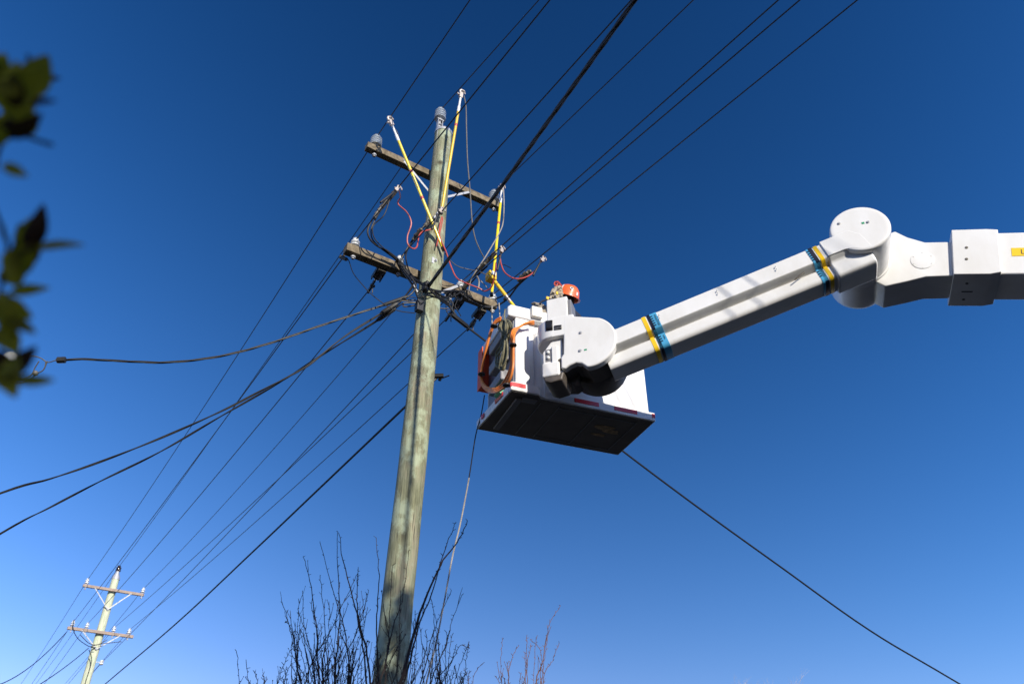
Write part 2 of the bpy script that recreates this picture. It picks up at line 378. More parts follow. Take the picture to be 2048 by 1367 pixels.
# black clamp block and hook bars where the service cables are made off
cb = Q(838, 612, .10); MB().box(cb, AR, UP, Wd, (-.045, .045), (-.09, .07), (-.03, .05)).build('clamp_block', 'dark', pole, bevel=.012)
hk = MB()
for pts in ([(806, 600), (818, 600), (832, 600)], [(808, 606), (806, 611), (812, 613), (832, 610)], [(872, 602), (884, 603), (897, 604)], [(876, 615), (888, 617), (897, 616)]):
    MB().tube(smooth([Q(x, y, .02) for x, y in pts], 4), .008, 6).build('hook', 'conn', pole)

# ------------------------------------------------------------------ the next pole down the line
M['polef'] = pole_mat('pale_green_pole_wood', [(.3, (.46, .48, .33)), (.45, (.55, .58, .42)), (.6, (.60, .62, .46)), (.75, (.62, .58, .44))], [((-13.2, 26.36, 9.9), .06)], 1.25)
pf = empty('utility_pole', (PF.x, PF.y, 0), 'far pale green power pole with reddish crossarms, small at the lower left', 'power pole', 'wooden poles along the line')
shaft(pf, PF.x, PF.y, 10.30, lambda z: PF.x - (10.5 - z) * .005, lambda z: .165 - .0045 * z, M['polef'], [((-13.2, 26.36, 9.9), .05)], 11, nr=60, n=28)
MB().lathe(V((PF.x, PF.y, 10.29)), UP, [(.13, -.03), (.12, .05), (.06, .2), (.05, .26), (.001, .265)], 20).build('cap', 'galv', pf)
FTOP = V((PF.x, PF.y, 10.53)); pin_insulator('insulator', FTOP, 'porcb', pf, .09, .2, 3, pin=.01)
def farz(px, py): return QF(px, py, .19)
q0 = farz(230, 1180); OFU, armFU = crossarm(pf, PF, q0.z, .19, -.93, .97, .085, 'armf')
q1 = farz(196, 1263); OFL, armFL = crossarm(pf, PF, q1.z, .19, -1.0, .98, .09, 'armf')
def sf(px, O, py): return (QF(px, py, .19) - O).dot(AR)
FI = {}
for nm, px, py, O, arm, sec in (('ul', 175, 1160, OFU, armFU, .085), ('ur', 285, 1185, OFU, armFU, .085), ('l1', 146, 1246, OFL, armFL, .09), ('l2', 174, 1252, OFL, armFL, .09), ('l3', 227, 1262, OFL, armFL, .09), ('l4', 257, 1268, OFL, armFL, .09)):
    b = topof(O, sf(px, O, py), sec); pin_insulator('insulator', b, 'porcw', arm, .07, .17, 2, pin=.03); FI[nm] = b + UP * .17
for O, arm, zz in ((OFU, armFU, -.62), (OFL, armFL, -.5)):
    for s_ in (-.55, .55): strap(arm, O + AR * s_ - UP * .05 + Wd * .06, V((PF.x, PF.y, O.z + zz)) + Wd * .16, .032, .008, Wd)
fs_ = V((PF.x, PF.y, OFL.z - .85)) + AR * .28
MB().lathe(fs_ - UP * .07, UP, [(.04, 0), (.07, .02), (.04, .06), (.07, .11), (.04, .14)], 14).build('insulator', 'porcw', pf)
MB().box(fs_, AR, Wd, UP, (-.22, .02), (-.02, .02), (-.008, .008)).build('spool_bracket', 'galv', pf)
jf = MB()
for pts in ([(148, 1238), (146, 1255), (155, 1275), (175, 1290), (190, 1295)], [(160, 1268), (178, 1285), (195, 1288), (215, 1278)], [(243, 1282), (225, 1284), (200, 1287), (180, 1292)], [(178, 1298), (183, 1320), (172, 1360), (160, 1400)]):
    jf.tube(smooth([QF(x, y, .3) for x, y in pts], 5), .012, 5)
jf.build('jumper_cable', 'rubber', pf)

# ------------------------------------------------------------------ line conductors
LG = 'conductors strung along the pole line'
def beyond(A): return A + V((-12.3, 18.9, 0)) * 1.4
def approach(I, px, drop=.04):
    E = atZ(*px, I.z - drop); d = (E - I); d2 = d.normalized(); return [E + d2 * 22 + UP * .5, E + d2 * 10 + UP * .05, E + d2 * 4, E]
def conductor(label, pts, r=.0072, m='wire', grp=LG, name='power_line'):
    return tag(MB().tube(pts, r, 6).build(name, m), label, 'power line', grp)
def span(I, J, sag): return sagged(I, J, sag, 30)
def through(I, J, px, sag, sag2=.25):
    return approach(I, px) + span(I, J, sag) + sagged(J, beyond(J), sag2, 12)[1:]
conductor('thin wire over the outer left insulator of the upper crossarm, running to the far pole', through(INSU[0], FI['ul'], (940, 0), .22))
conductor('thin wire over the insulator on the very top of the near pole', through(TOPI + UP * .23, FTOP + UP * .19, (1078, 0), .12))
conductor('thin wire over the right insulator of the upper crossarm, running to the far pole', through(INSU[1], FI['ur'], (1387, 0), .25))
conductor('thin wire over the outer left white insulator of the lower crossarm', through(INSL[0], FI['l1'], (1100, 0), .10))
def to_end(I, px): return approach(I, px) + [I]
conductor('wire ending at the white insulator just left of the shaft', to_end(INSL[1], (1263, 0)))
conductor('upper of two close wires ending at the white insulator just right of the shaft', to_end(INSL[2], (1557, 0)))
conductor('lower of two close wires coming in beside the yellow stick to the lower crossarm', to_end(INSL[2] + AR * .05 - UP * .03, (1600, 0)))
conductor('rightmost wire at the top, ending at the lower crossarm tip beside the bucket', to_end(INSL[3], (1715, 0)))
def outgo(A, J, sag, sag2=.25): return span(A, J, sag) + sagged(J, beyond(J), sag2, 12)[1:]
conductor('wire to the far pole from the strain clamp left of the shaft', outgo(STR[0], FI['l2'], .15))
conductor('wire to the far pole from the strain clamp under the crossarm right of the shaft', outgo(STR[1], FI['l3'], .12))
conductor('wire to the far pole from the strain clamp at the lower crossarm tip', outgo(STR[2], FI['l4'], .12))
conductor('wire to the far pole from the white spool on the side of the shaft', outgo(sp, fs_ + Wd * .02, .10))

# ------------------------------------------------------------------ insulated service cables
SG = 'insulated cables made off at the near pole'
e5 = atZ(1270, 0, 7.45); a5 = Q(855, 575, .17); d5 = (e5 - a5).normalized()
t = twisted(MB(), [e5 + d5 * 16 + UP * .3, e5 + d5 * 6, e5, a5.lerp(e5, .5) - UP * .02, a5], .0112, .0112, 4, 1.0, 7)
tag(t.build('bundled_cable', 'rubber'), 'thick black twisted cable crossing overhead from the top edge to the shaft', 'cable', SG)
MAST = atd(18, 722, 8.3)
def vertplane(A, B, pxs):
    n = (B - A); n.z = 0; n = V((-n.y, n.x, 0)).normalized(); return [onpl(x, y, A, n) for x, y in pxs]
A1 = Q(817, 592, .06); B1 = atd(112, 720, 8.2)
c1p = [A1] + vertplane(A1, B1, [(760, 612), (650, 648), (540, 686), (440, 712), (340, 724), (250, 722), (170, 718)]) + [B1]
t = twisted(MB(), smooth(c1p, 6), .0072, .0068, 3, .9, 6)
t.tube([A1 + (c1p[1] - A1).normalized() * x for x in (0, .05, .3, .34)], [.012, .022, .022, .012], 8)
t.tube([B1, B1.lerp(c1p[-2], .05), B1.lerp(c1p[-2], .32), B1.lerp(c1p[-2], .36)], [.015, .034, .034, .015], 8)
tag(t.build('service_cable', 'twist'), 'sagging twisted service cable from the shaft to the pale mast behind the leaves', 'cable', SG)
def cable2(a, pts, blk, label):
    A = Q(*a, .04); B = atZ(pts[-1][0], pts[-1][1], 5.0); P = [A] + vertplane(A, B, pts[:-1]) + [B]
    P.append(B + (B - P[-2]) * 3.0 - UP * .2); P2 = smooth(P, 6)
    t = twisted(MB(), P2, .0055, .0075, 2, 1.6, 6); d = (P[1] - A).normalized()
    t.tube([A + d * x for x in blk], [.012, .028, .028, .014], 8)
    t.tube([A, Q(836, 605, .10)], .008, 6)
    tag(t.build('service_cable', 'twist'), label, 'cable', SG)
cable2((803, 601), [(760, 628), (690, 672), (640, 712), (604, 738), (520, 782), (440, 823), (320, 876), (200, 923), (100, 957), (0, 986)], (.05, .08, .26, .30), 'upper of the two dark service cables leaving the left edge together')
cable2((806, 606), [(740, 650), (640, 712), (560, 764), (440, 833), (320, 903), (200, 962), (100, 1014), (0, 1067)], (.10, .13, .33, .37), 'lower of the two dark service cables leaving the left edge together')
A4 = Q(897, 608, .02); B4 = atd(1920, 1367, 12.2)
P4 = [Q(853, 574, .17), Q(875, 592, .12), A4] + vertplane(A4, B4, [(918, 640), (970, 681), (1060, 752), (1150, 826), (1250, 905), (1400, 1017), (1560, 1132), (1740, 1260)]) + [B4]; P4.append(B4 + (B4 - P4[-2]) * 3)
t = MB().tube(smooth(P4, 6), .0125, 7); d = (P4[4] - P4[3]).normalized(); t.tube([P4[3] - d * .12, P4[3] - d * .1, P4[3] + d * .12, P4[3] + d * .15], [.014, .03, .03, .014], 8)
tag(t.build('service_cable', 'rubber'), 'black cable passing behind the bucket and falling to the lower right corner', 'cable', SG)
A6 = Q(872, 753, -.10); J6 = PF + UP * 7.0 + Wd * -.2
P6 = [A6 + AR * .02, Q(822, 803, -.2)] + vertplane(Q(822, 803, -.2), J6, [(800, 823), (640, 975), (500, 1108), (350, 1248), (210, 1367)]); P6.append(P6[-1] + (P6[-1] - P6[-2]) * 2.2)
t = MB().tube(smooth(P6, 6), .014, 7)
t.tube([A6 - AR * .03, A6 + AR * .07 + UP * .012 + Wd * .05], .028, 8); t.tube([A6 + AR * .07, A6 + AR * .13 + Wd * .08 + UP * .02], .008, 6); t.tube([A6 + AR * .05 - UP * .03, A6 + AR * .06 + UP * .05], .02, 8)
tag(t.build('communication_cable', 'rubber'), 'heavy black cable low on the shaft descending to the lower left', 'cable', SG)
# two service lines leaving the far pole
for (px, ex, lab) in (((134, 1262), (-60, 1375), 'thin service cable from the far crossarm tip to the left edge'), ((177, 1295), (40, 1390), 'thin service cable from the far shaft below its crossarm')):
    A = QF(*px, .2); B = atd(*ex, 20); n_ = V((-(B - A).y, (B - A).x, 0)).normalized()
    P = sagged(A, B, .5 if px[0] < 150 else .1, 14); P.append(B + (B - P[-2]) * 4)
    tag(MB().tube(P, .013, 6).build('service_cable', 'rubber'), lab, 'cable', SG)

# pale service mast at the left edge, half hidden by leaves
mast = empty('service_mast', (MAST.x, MAST.y, 0), 'pale weatherproof mast head behind the blurred leaves at the left edge', 'mast')
MB().lathe(V((MAST.x - .05, MAST.y, 0)), UP, [(.03, 0), (.03, MAST.z - .08)], 14).build('conduit', 'galv', mast)
MB().lathe(V((MAST.x - .05, MAST.y, MAST.z - .12)), UP + AR * .25, [(.05, 0), (.075, .03), (.075, .17), (.07, .2), (.05, .23), (.001, .235)], 18).build('mast_head', 'porcw', mast)
lp = MB()
for pts in ([(112, 720), (95, 724), (82, 716), (66, 712), (45, 716)], [(92, 722), (88, 738), (72, 748), (55, 762), (30, 766), (15, 762)], [(78, 722), (70, 735), (62, 750), (40, 760), (16, 760)], [(95, 722), (86, 740), (74, 746)]):
    lp.tube(smooth([atd(x, y, 8.25) for x, y in pts], 5), .006, 6)
lp.ball(atd(71, 746, 8.25), .028, 10)
lp.build('cable_loop', 'greywire', mast)

# ------------------------------------------------------------------ jumpers, connectors and tangle at the lower crossarm
JG = 'black jumper cables around the lower crossarm'
def jumper(label, pts, r=.011, m='rubber', lumps=(), grp=JG, name='jumper_cable', cat='jumper cable', n=7):
    """pts: (px, py, k) with k metres out from the pole centre along the line"""
    P = smooth([Q(*p) for p in pts], 6); o = MB().tube(P, r, n).build(name, m)
    tag(o, label, cat, grp)
    for (x, y, k) in lumps:
        c = Q(x, y, k); i = min(range(len(P)), key=lambda j: (P[j] - c).length); d = (P[min(i + 1, len(P) - 1)] - P[max(i - 1, 0)]).normalized(); s_ = d.cross(UP).normalized()
        mb = MB().tube([c - d * .06, c - d * .05, c + d * .05, c + d * .06], [.016, .025, .025, .016], 8)
        mb.lathe(c - s_ * .03 + UP * .012, s_, [(.012, 0), (.012, .06)], 6); mb.lathe(c + UP * .012, UP, [(.016, 0), (.016, .03), (.008, .03), (.008, .05)], 6)
        mb.build('connector', 'conn', o)
    return o
jumper('outer black jumper hanging in a loop left of the upper shaft', [(793, 380, .33), (775, 402, .22), (755, 424, .14), (741, 445, .1), (735, 462, .08), (740, 478, .05), (752, 490, .02), (770, 501, 0), (792, 515, -.04)], lumps=((787, 388, .30), (777, 400, .23), (762, 416, .16)))
jumper('middle black jumper of the loop left of the upper shaft', [(781, 396, .24), (762, 420, .14), (747, 446, .09), (742, 462, .06), (746, 480, .03), (765, 499, 0), (789, 513, -.03)], .0085, lumps=((769, 408, .2), (752, 430, .13)))
jumper('inner black jumper of the loop left of the upper shaft', [(779, 400, .24), (768, 430, .2), (750, 447, .12), (745, 458, .1), (750, 478, .06), (772, 500, .02), (795, 515, -.03)], .007)
jumper('thick black jumper passing down in front of the lower crossarm to the shaft', [(770, 500, 0), (792, 517, -.03), (806, 533, -.04), (822, 553, .0), (838, 564, .1), (853, 573, .17)], .021)
jumper('black jumper from the conductor end to the lower crossarm left of the shaft', [(868, 434, .15), (845, 455, .17), (825, 480, .0), (808, 508, -.08), (802, 522, -.1), (812, 542, -.06), (828, 560, .05)], .011, lumps=((862, 440, .16), (853, 448, .17), (838, 464, .14)))
jumper('second black jumper curving beside it left of the shaft', [(850, 452, .18), (832, 472, .05), (815, 500, -.05), (812, 518, -.08), (820, 545, -.02), (836, 562, .08)], .009, lumps=((831, 473, .06),))
jumper('black jumper rising from the service cables along the left brace', [(806, 598, .05), (818, 582, .04), (826, 568, .02), (828, 556, 0), (815, 540, -.05)], .011)
jumper('thick black jumper running right from the knot on the shaft', [(853, 574, .18), (868, 580, .17), (885, 582, .10), (908, 581, -.03), (922, 582, -.08), (932, 577, -.12)], .013)
jumper('black jumper from the clamp row to the insulator right of the shaft', [(990, 507, .5), (970, 528, .35), (950, 548, .16), (935, 566, -.02), (925, 578, -.1)], .012, lumps=((986, 511, .48), (976, 521, .4), (965, 532, .33)))
jumper('second black jumper below the clamp row right of the shaft', [(975, 532, .35), (958, 548, .2), (945, 562, .05), (932, 575, -.06), (922, 585, -.1), (905, 582, -.05)], .010, lumps=((932, 570, -.03),))
jumper('long black jumper swinging along the front of the right lower crossarm', [(1060, 549, .55), (1036, 571, .35), (1020, 592, .15), (1008, 603, .02), (988, 613, -.08), (965, 612, -.1), (945, 603, -.1), (928, 592, -.1), (918, 584, -.1)], .012, lumps=((1056, 547, .55), (1049, 550, .52), (1042, 556, .46)))
jumper('short black jumper between the clamp row and the crossarm tip', [(1063, 545, .58), (1045, 560, .4), (1025, 578, .2), (1008, 590, .02), (990, 598, -.12)], .010, lumps=((1014, 596, .06),))
jumper('thin black lead looping down from the lower crossarm left end to the shaft', [(688, 515, -.35), (697, 520, -.3), (706, 545, -.15), (722, 566, -.05), (745, 590, 0), (775, 612, .03), (800, 622, .05), (830, 626, .08)], .0055, lumps=((687, 516, -.35),))
jumper('thin black wire wrapped round the shaft below the knot', [(853, 574, .17), (842, 580, .14), (834, 588, .10), (838, 596, .13), (850, 591, .16), (862, 590, .16), (872, 596, .12), (878, 606, .04)], .008)
jumper('small black wire drooping off the clamp block on the shaft', [(848, 574, .17), (843, 590, .17), (851, 598, .17), (842, 606, .17), (836, 600, .15)], .006)
jumper('wire tie looped round the shaft above the clamp block', [(852, 572, .18), (840, 567, .13), (832, 562, .04), (830, 570, .03), (836, 580, .12), (846, 585, .16), (858, 588, .16)], .005)
jumper('black drop lead hanging under the right lower crossarm', [(892, 610, 0), (893, 622, 0), (899, 629, 0), (906, 626, 0), (910, 615, 0)], .006)
jumper('dark lead curving from beside the shaft to the yellow box', [(889, 505, .22), (900, 520, .2), (915, 532, .15), (935, 538, .1), (958, 543, .25), (978, 552, .4)], .006, 'greywire')
jumper('short dark tail poking out beside the pink clamp', [(1002, 528, .6), (1010, 530, .6), (1022, 536, .55)], .005)
jumper('thin dark lead hanging below the crossarm front right of the shaft', [(932, 580, .0), (935, 592, -.05), (938, 602, -.08)], .006)
jumper('black cable bundle strand looping low under the left brace', [(800, 528, -.02), (815, 546, .02), (826, 560, .06), (832, 572, .08), (826, 584, .08), (815, 594, .06)], .010)
jumper('heavy black cable strand behind the left brace to the clamp block', [(790, 515, -.05), (805, 540, -.04), (820, 562, 0), (830, 580, .06), (836, 596, .09)], .013)
jumper('black loop sagging between the shaft and the right insulator', [(870, 583, .15), (885, 592, .1), (900, 594, .02), (915, 588, -.05), (924, 580, -.1)], .011)
jumper('black cable strand from the knot down past the spool to the service cable', [(856, 576, .19), (870, 590, .16), (884, 602, .08), (898, 612, .03), (912, 630, .03)], .011)
jumper('thin black tie wire arching right of the shaft under the crossarm', [(878, 606, .03), (888, 596, .04), (900, 598, .03), (906, 608, .02), (902, 618, .02), (892, 622, .01)], .006)
jumper('curled black tail beside the spool under the crossarm', [(908, 588, -.02), (914, 600, 0), (910, 612, .02), (916, 622, .02), (922, 632, .0)], .006)
jumper('black tail hanging from the strain clamp at the crossarm tip', [(952, 640, -.3), (948, 648, -.3), (944, 655, -.3)], .012)
jumper('small wire hook sticking out left of the clamp block', [(832, 596, .08), (822, 594, .06), (814, 600, .05), (808, 594, .05), (800, 600, .04)], .006)
tl = MB()
for (x, y, k, r_) in ((905, 588, -.1, .05), (913, 586, -.12, .045), (897, 590, -.05, .04), (920, 590, -.15, .04)): tl.ball(Q(x, y, k), r_, 10)
tag(tl.build('taped_joint', 'rubber'), 'black taped lump under the lower crossarm just right of the shaft', 'cable joint')
kn = Q(853, 573, .19); mb = MB()
for i in range(7): mb.ball(kn + V((random.uniform(-.035, .035), random.uniform(-.03, .03), random.uniform(-.05, .05))), .032, 9)
tag(mb.build('cable_knot', 'rubber'), 'black lump of taped joints where the thick cable meets the shaft', 'cable joint')

# ------------------------------------------------------------------ live-line sticks, earthing clamps, leads
def stick(label, head, hk, foot, fk, m, band, grp='yellow insulated sticks hung on the wires'):
    H = Q(*head, hk); Fp = Q(*foot, fk); d = (Fp - H).normalized(); L = (Fp - H).length; s_ = d.cross(Wd).normalized(); wv = s_.cross(d)
    r = empty('insulated_stick', Fp, label, 'hot stick', grp)
    MB().tube([H + d * (L * .17), H + d * (L - .05)], .019, 12).build('rod', m, r)
    MB().tube([H + d * .09, H + d * (L * .13), H + d * (L * .13 + .001), H + d * (L * .175)], [.015, .015, .021, .021], 12).build('ferrule', 'porcw', r)
    h = MB(); h.box(H, s_, wv, d, (-.022, .024), (-.02, .02), (.015, .105))
    arc = [H + s_ * x + d * y for x, y in ((.014, .03), (.022, -.004), (.010, -.026), (-.016, -.032), (-.042, -.022), (-.054, .0), (-.050, .012))]
    h.tube(smooth(arc, 4), [.015] * 8 + [.017] * 9 + [.010] * 8, 8); h.lathe(H + s_ * .03 + d * .06, s_, [(.015, 0), (.015, .03)], 8)
    h.build('clamp_head', 'bronze', r, bevel=.004, seg=2)
    for f in band: MB().tube([H + d * (L * f), H + d * (L * f + .012), H + d * (L * f + .03), H + d * (L * f + .042)], [.0195, .0215, .0215, .0195], 12).build('band', 'redc', r)
    MB().tube([Fp - d * .06, Fp - d * .05, Fp], [.02, .023, .021], 12).build('end_cap', 'rubber', r)
    return H
def wire_k(I, px, py):   # distance out along the line at which the near-span wire over I crosses this sight line
    n = V((I[1] - I[0]).to_tuple()); n.z = 0; n = V((-n.y, n.x, 0)).normalized(); return (onpl(px, py, I[0], n) - PC).dot(Wd)
k1 = wire_k((INSU[0], atZ(940, 0, INSU[0].z)), 781, 240); k2 = wire_k((TOPI, atZ(1078, 0, TOPI.z + .2)), 925, 186); k3 = wire_k((INSU[1], atZ(1387, 0, INSU[1].z)), 1004, 372)
stick('lemon yellow stick leaning across the upper crossarm onto the shaft, left one', (779, 238), k1, (888, 502), .20, M['yel2'], (.40, .60))
stick('tall orange yellow stick clipped highest in the picture, in front of the shaft', (923, 184), k2, (882, 428), .24, M['yel'], (.28,))
stick('yellow stick hanging at the right end of the upper crossarm, above the bucket', (1004, 372), k3, (983, 592), .16, M['yel2'], (.36,))
bx = empty('stick_bracket', Q(982, 553, .30), 'yellow block and short angled stick reaching into the bucket rim', 'hot stick')
b0 = Q(982, 553, .30); b1 = Q(1030, 615, .42); d = (b1 - b0).normalized()
MB().box(b0, AR, Wd, UP, (-.055, .055), (-.06, .06), (-.07, .06)).build('block', 'yel', bx, bevel=.018)
MB().box(b0 + Wd * .061, AR, UP, Wd, (-.03, .035), (-.01, .045), (0, .003)).build('sticker', 'porcw', bx)
L = (b1 - b0).length
MB().tube([b0 + d * .05, b0 + d * (L * .62)], .024, 12).build('rod', 'yel', bx)
MB().tube([b0 + d * (L * .62), b0 + d * (L * .64), b0 + d * (L * .82)], [.026, .021, .021], 12).build('ferrule', 'bronze', bx)
MB().tube([b0 + d * (L * .82), b0 + d * (L + .25)], .02, 12).build('rod', 'yel2', bx)

def earth_clamp(label, at, k, dpx, tail):
    P = Q(*at, k); d = (Q(*dpx, k) - P).normalized(); s_ = d.cross(Wd).normalized()
    r = empty('earthing_clamp', P, label, 'clamp', 'earthing clamps gripping the conductors')
    b = MB().box(P, d, s_, Wd, (0, .075), (-.018, .018), (-.017, .017)); b.tube(smooth([P + s_ * .014, P - d * .02 + s_ * .018, P - d * .03, P - d * .022 - s_ * .03, P - s_ * .045], 4), .009, 8)
    b.lathe(P + d * .04 - s_ * .032, s_, [(.009, 0), (.009, .064)], 8); b.build('body', 'bronze', r, bevel=.005, seg=2)
    t2 = (Q(*tail, k - .02) - P).normalized(); MB().tube([P + d * .1, P + d * .13, P + d * .13 + t2 * .10, P + d * .13 + t2 * .24], [.009, .012, .013, .013], 8).build('handle', 'rubber', r)
    return P
kw3 = wire_k((INSL[0], atZ(1100, 0, INSL[0].z)), 797, 376); kw4 = wire_k((INSL[1], atZ(1263, 0, INSL[1].z)), 884, 417)
kw7 = wire_k((INSL[2], atZ(1557, 0, INSL[2].z)), 1004, 496); kw9 = wire_k((INSL[3], atZ(1715, 0, INSL[3].z)), 1087, 516)
earth_clamp('pale earthing clamp on the wire left of the upper shaft', (797, 375), kw3, (786, 386), (760, 403))
earth_clamp('white earthing clamp in front of the shaft at the tall stick foot', (884, 418), kw4, (876, 428), (872, 450))
earth_clamp('pinkish earthing clamp beside the right yellow stick', (1004, 496), kw7, (1001, 512), (994, 540))
earth_clamp('grey earthing clamp farthest right, with dangling black handle', (1087, 516), kw9, (1081, 524), (1066, 556))
mk = MB()
for (x, y) in ((876, 428), (870, 436), (864, 444), (881, 424)): c = Q(x, y, .2); mk.box(c, AR, UP, Wd, (-.022, .022), (-.018, .018), (-.02, .02)); mk.lathe(c, UP, [(.01, -.04), (.01, .045)], 6)
tag(mk.build('connector_block', 'galv', bevel=.004), 'row of pale bolted connectors on the wire end in front of the shaft', 'connector')
RG = 'red earthing leads'
def lead(label, pts, r=.0085, m='redc', grp=RG, name='earthing_lead', cat='earthing lead'): return jumper(label, pts, r, m, (), grp, name, cat)
lead('red lead hanging in a double curve left of the shaft', [(798, 381, kw3), (800.5, 395, .35), (796, 407.6, .34), (814, 425, .32), (822.5, 446.5, .3), (815, 472, .27), (816, 488.5, .26), (826, 497, .25), (834, 492.6, .25), (838, 472, .25), (845.5, 463, .24), (865, 457, .24), (867, 446, .24)])
lead('long red lead sweeping from the shaft to the yellow block', [(884, 433, .22), (879, 455, .22), (880, 475, .22), (892, 503, .24), (903, 535, .26), (914, 556, .26), (932, 566, .22), (958, 576, .22), (970, 582, .25), (984, 572, .35), (990, 545, .45), (992, 525, .5)])
lead('red lead draped between the two right clamps', [(1000, 512, kw7), (1002, 527, kw7), (1009, 544, .7), (1024, 555, .68), (1040, 557, .66), (1056, 552, .66), (1068, 543, .68), (1078, 529, kw9)])
lead('short red tail doubled in front of the shaft', [(886, 436, .22), (882, 455, .2), (876, 480, .19), (873, 492, .19), (876, 478, .21), (880, 460, .21)], .007)
GG = 'grey rope and cable tails at the crossarms'
def tail(label, pts, r=.0065, m='greywire'): return jumper(label, pts, r, m, (), GG, 'rope_tail', 'rope')
tail('long grey cord hanging from the tallest stick head past the upper crossarm', [(928, 192, k2), (932, 215, k2 - .02), (933, 260, .6), (935, 320, .55), (940, 380, .52), (944, 440, .5), (950, 475, .47), (960, 500, .43), (968, 515, .4)], .008)
tail('grey cord from the right stick head crossing down to the crossarm', [(1007, 378, k3), (1008, 410, .5), (1006, 445, .45), (999, 465, .42), (985, 490, .38), (968, 518, .3), (950, 545, .2), (941, 562, .1), (937, 585, .02)], .008, 'greyrope')
tail('grey cord slack beside the left leaning stick', [(787, 254, k1), (795, 266, k1), (800, 285, k1 - .05), (806, 308, k1 - .1), (816, 330, k1 - .15), (836, 375, .4)], .005)
tail('pale frayed cord ends knotted above the right crossarm', [(954, 552, .25), (958, 562, .22), (957, 575, .2), (954, 580, .2)], .010, 'greyrope')
tail('pale short cord beside the yellow block', [(960, 560, .22), (970, 570, .24), (978, 580, .25)], .006, 'greyrope')
tail('thin pale cord dropping from the crossarm tip to the orange hose', [(998, 606, .1), (999, 622, .18), (1000, 640, .3)], .008, 'greyrope')
tail('grey cord dropping from the crossarm end beside the strain clamp', [(984, 612, 0), (984, 630, .06), (984, 652, .14)], .008, 'greyrope')

# ------------------------------------------------------------------ bucket lift
lift = empty('bucket_lift', (15.5, .2, 0), 'white articulated bucket lift with taped boom and two-person bucket', 'lift')
c1 = atd(1170, 683, 7.5); c2 = atd(1720, 456, 7.2)
hv = (c2 - c1).normalized(); av = V((-hv.y, hv.x, 0)).normalized(); bv = V((av.y, -av.x, 0)); qv = hv.cross(av)
if qv.z < 0: qv = -qv
def loc(px, py, t): P = onpl(px, py, c1 + av * t, av) - c1; return P.dot(bv), P.z
def locq(px, py, t): P = onpl(px, py, c1 + av * t, av) - c1; return P.dot(hv), P.dot(qv)
def circ(c, r, a0, a1, n): return [(c[0] + r * cos(radians(a0 + (a1 - a0) * i / n)), c[1] + r * sin(radians(a0 + (a1 - a0) * i / n))) for i in range(n + 1)]
# forearm: protruding channel over a rounded tube
e = (c2 - c1).length
sec = [(0, .010), (0, -.150), (.010, -.158), (.075, -.183), (.105, -.185), (.105, -.197), (.075, -.199), (.075, -.286), (.079, -.306), (.090, -.323), (.108, -.332), (.30, -.332), (.325, -.31), (.325, .0), (.31, .01)]
sec = [(p[0] + .012, p[1]) for p in sec]
fa = MB().prism(sec, c1, av, qv, hv, .12, e - .05).build('forearm', 'white', lift, bevel=.008, angle=50)
# coloured tape wraps round the forearm
def wrap(h0, h1, m, parent, name, lift_=.003):
    s2 = [(-.0 - lift_, .010 + lift_), (-lift_, -.150), (.008, -.162), (.072, -.187), (.072, -.287), (.076, -.308), (.088, -.3255), (.107, -.332 - lift_), (.30, -.332 - lift_), (.33, -.31), (.325 + lift_, .0), (.31, .010 + lift_)]
    s2 = [(p[0] + .012, p[1]) for p in s2]
    return MB().prism(s2, c1, av, qv, hv, h0, h1).build(name, m, parent, angle=50)
def hof(px, py): return locq(px, py, 0)[0]
def tape(hy0, hy1, hk0, hk1, hb0, hb1, side):
    wrap(hy0, hy1, 'tapey', fa, 'tape_band'); tb = wrap(min(hk0, hb0), max(hk1, hb1), 'tapeb', fa, 'tape_band'); wrap(hk0, hk1, 'tapek', fa, 'tape_band', .005)
    # comb of teeth from the navy edge over the blue
    mb = MB(); z0 = .000
    for (qa, qb, tt) in ((.0, -.15, .0065), (-.195, -.275, .0805)):
        q = qa - .012
        while q - .012 > qb:
            h0 = hk1 if side > 0 else hk0 - .022; mb.box(c1, hv, qv, av, (h0, h0 + .022), (q - .011, q), (tt, tt + .002)); q -= .027
    mb.build('comb_marks', 'tapek', tb)
    return tb
h0 = hof(1284, 640)
tb1 = tape(h0, h0 + .038, h0 + .052, h0 + .080, h0 + .080, h0 + .145, 1)
h1 = hof(1624, 493)
tb2 = tape(h1 + .002, h1 + .036, h1 - .044, h1 - .010, h1 - .066, h1 - .044, -1)
for (qc, tt, sz) in ((-.078, .0075, .034), (-.235, .082, .030)):
    text_mesh('INSULATOR' if qc > -.1 else 'INSUL', sz * (.72 if qc > -.1 else .62), 'ink', c1 + hv * (h0 + .124) + qv * qc + av * tt, -qv, hv, -av, tb1)
# rivets, drain marks
rv = MB()
for (px, py) in ((1318, 630), (1319, 636), (1434, 581), (1436, 586), (1551, 533), (1553, 538)):
    x, y = locq(px, py, 0); rv.lathe(c1 + hv * x + qv * y, -av, [(.008, 0), (.008, .002), (.004, .004)], 8)
rv.build('rivet', 'galv', fa)
hx, hy = locq(1600, 552, .055); MB().tube(smooth([c1 + hv * (hx - .06) + qv * (hy - .02) + av * .05, c1 + hv * hx + qv * hy + av * .048, c1 + hv * (hx + .05) + qv * (hy + .015) + av * .05], 4), .006, 6).build('hook', 'conn', fa)
# socket at the elbow end and block at the tip end
s3 = [(p[0] * 1.0 - .02 if p[0] < .2 else p[0] + .02, p[1] + (.02 if p[1] > -.1 else -.0)) for p in sec]
s3 = [(.006, .03), (.006, -.15), (.06, -.19), (.06, -.28), (.075, -.34), (.12, -.36), (.33, -.36), (.345, -.34), (.345, .03)]
MB().prism(s3, c1, av, qv, hv, h1 + .065, h1 + .43).build('socket', 'white', lift, bevel=.02, seg=3)
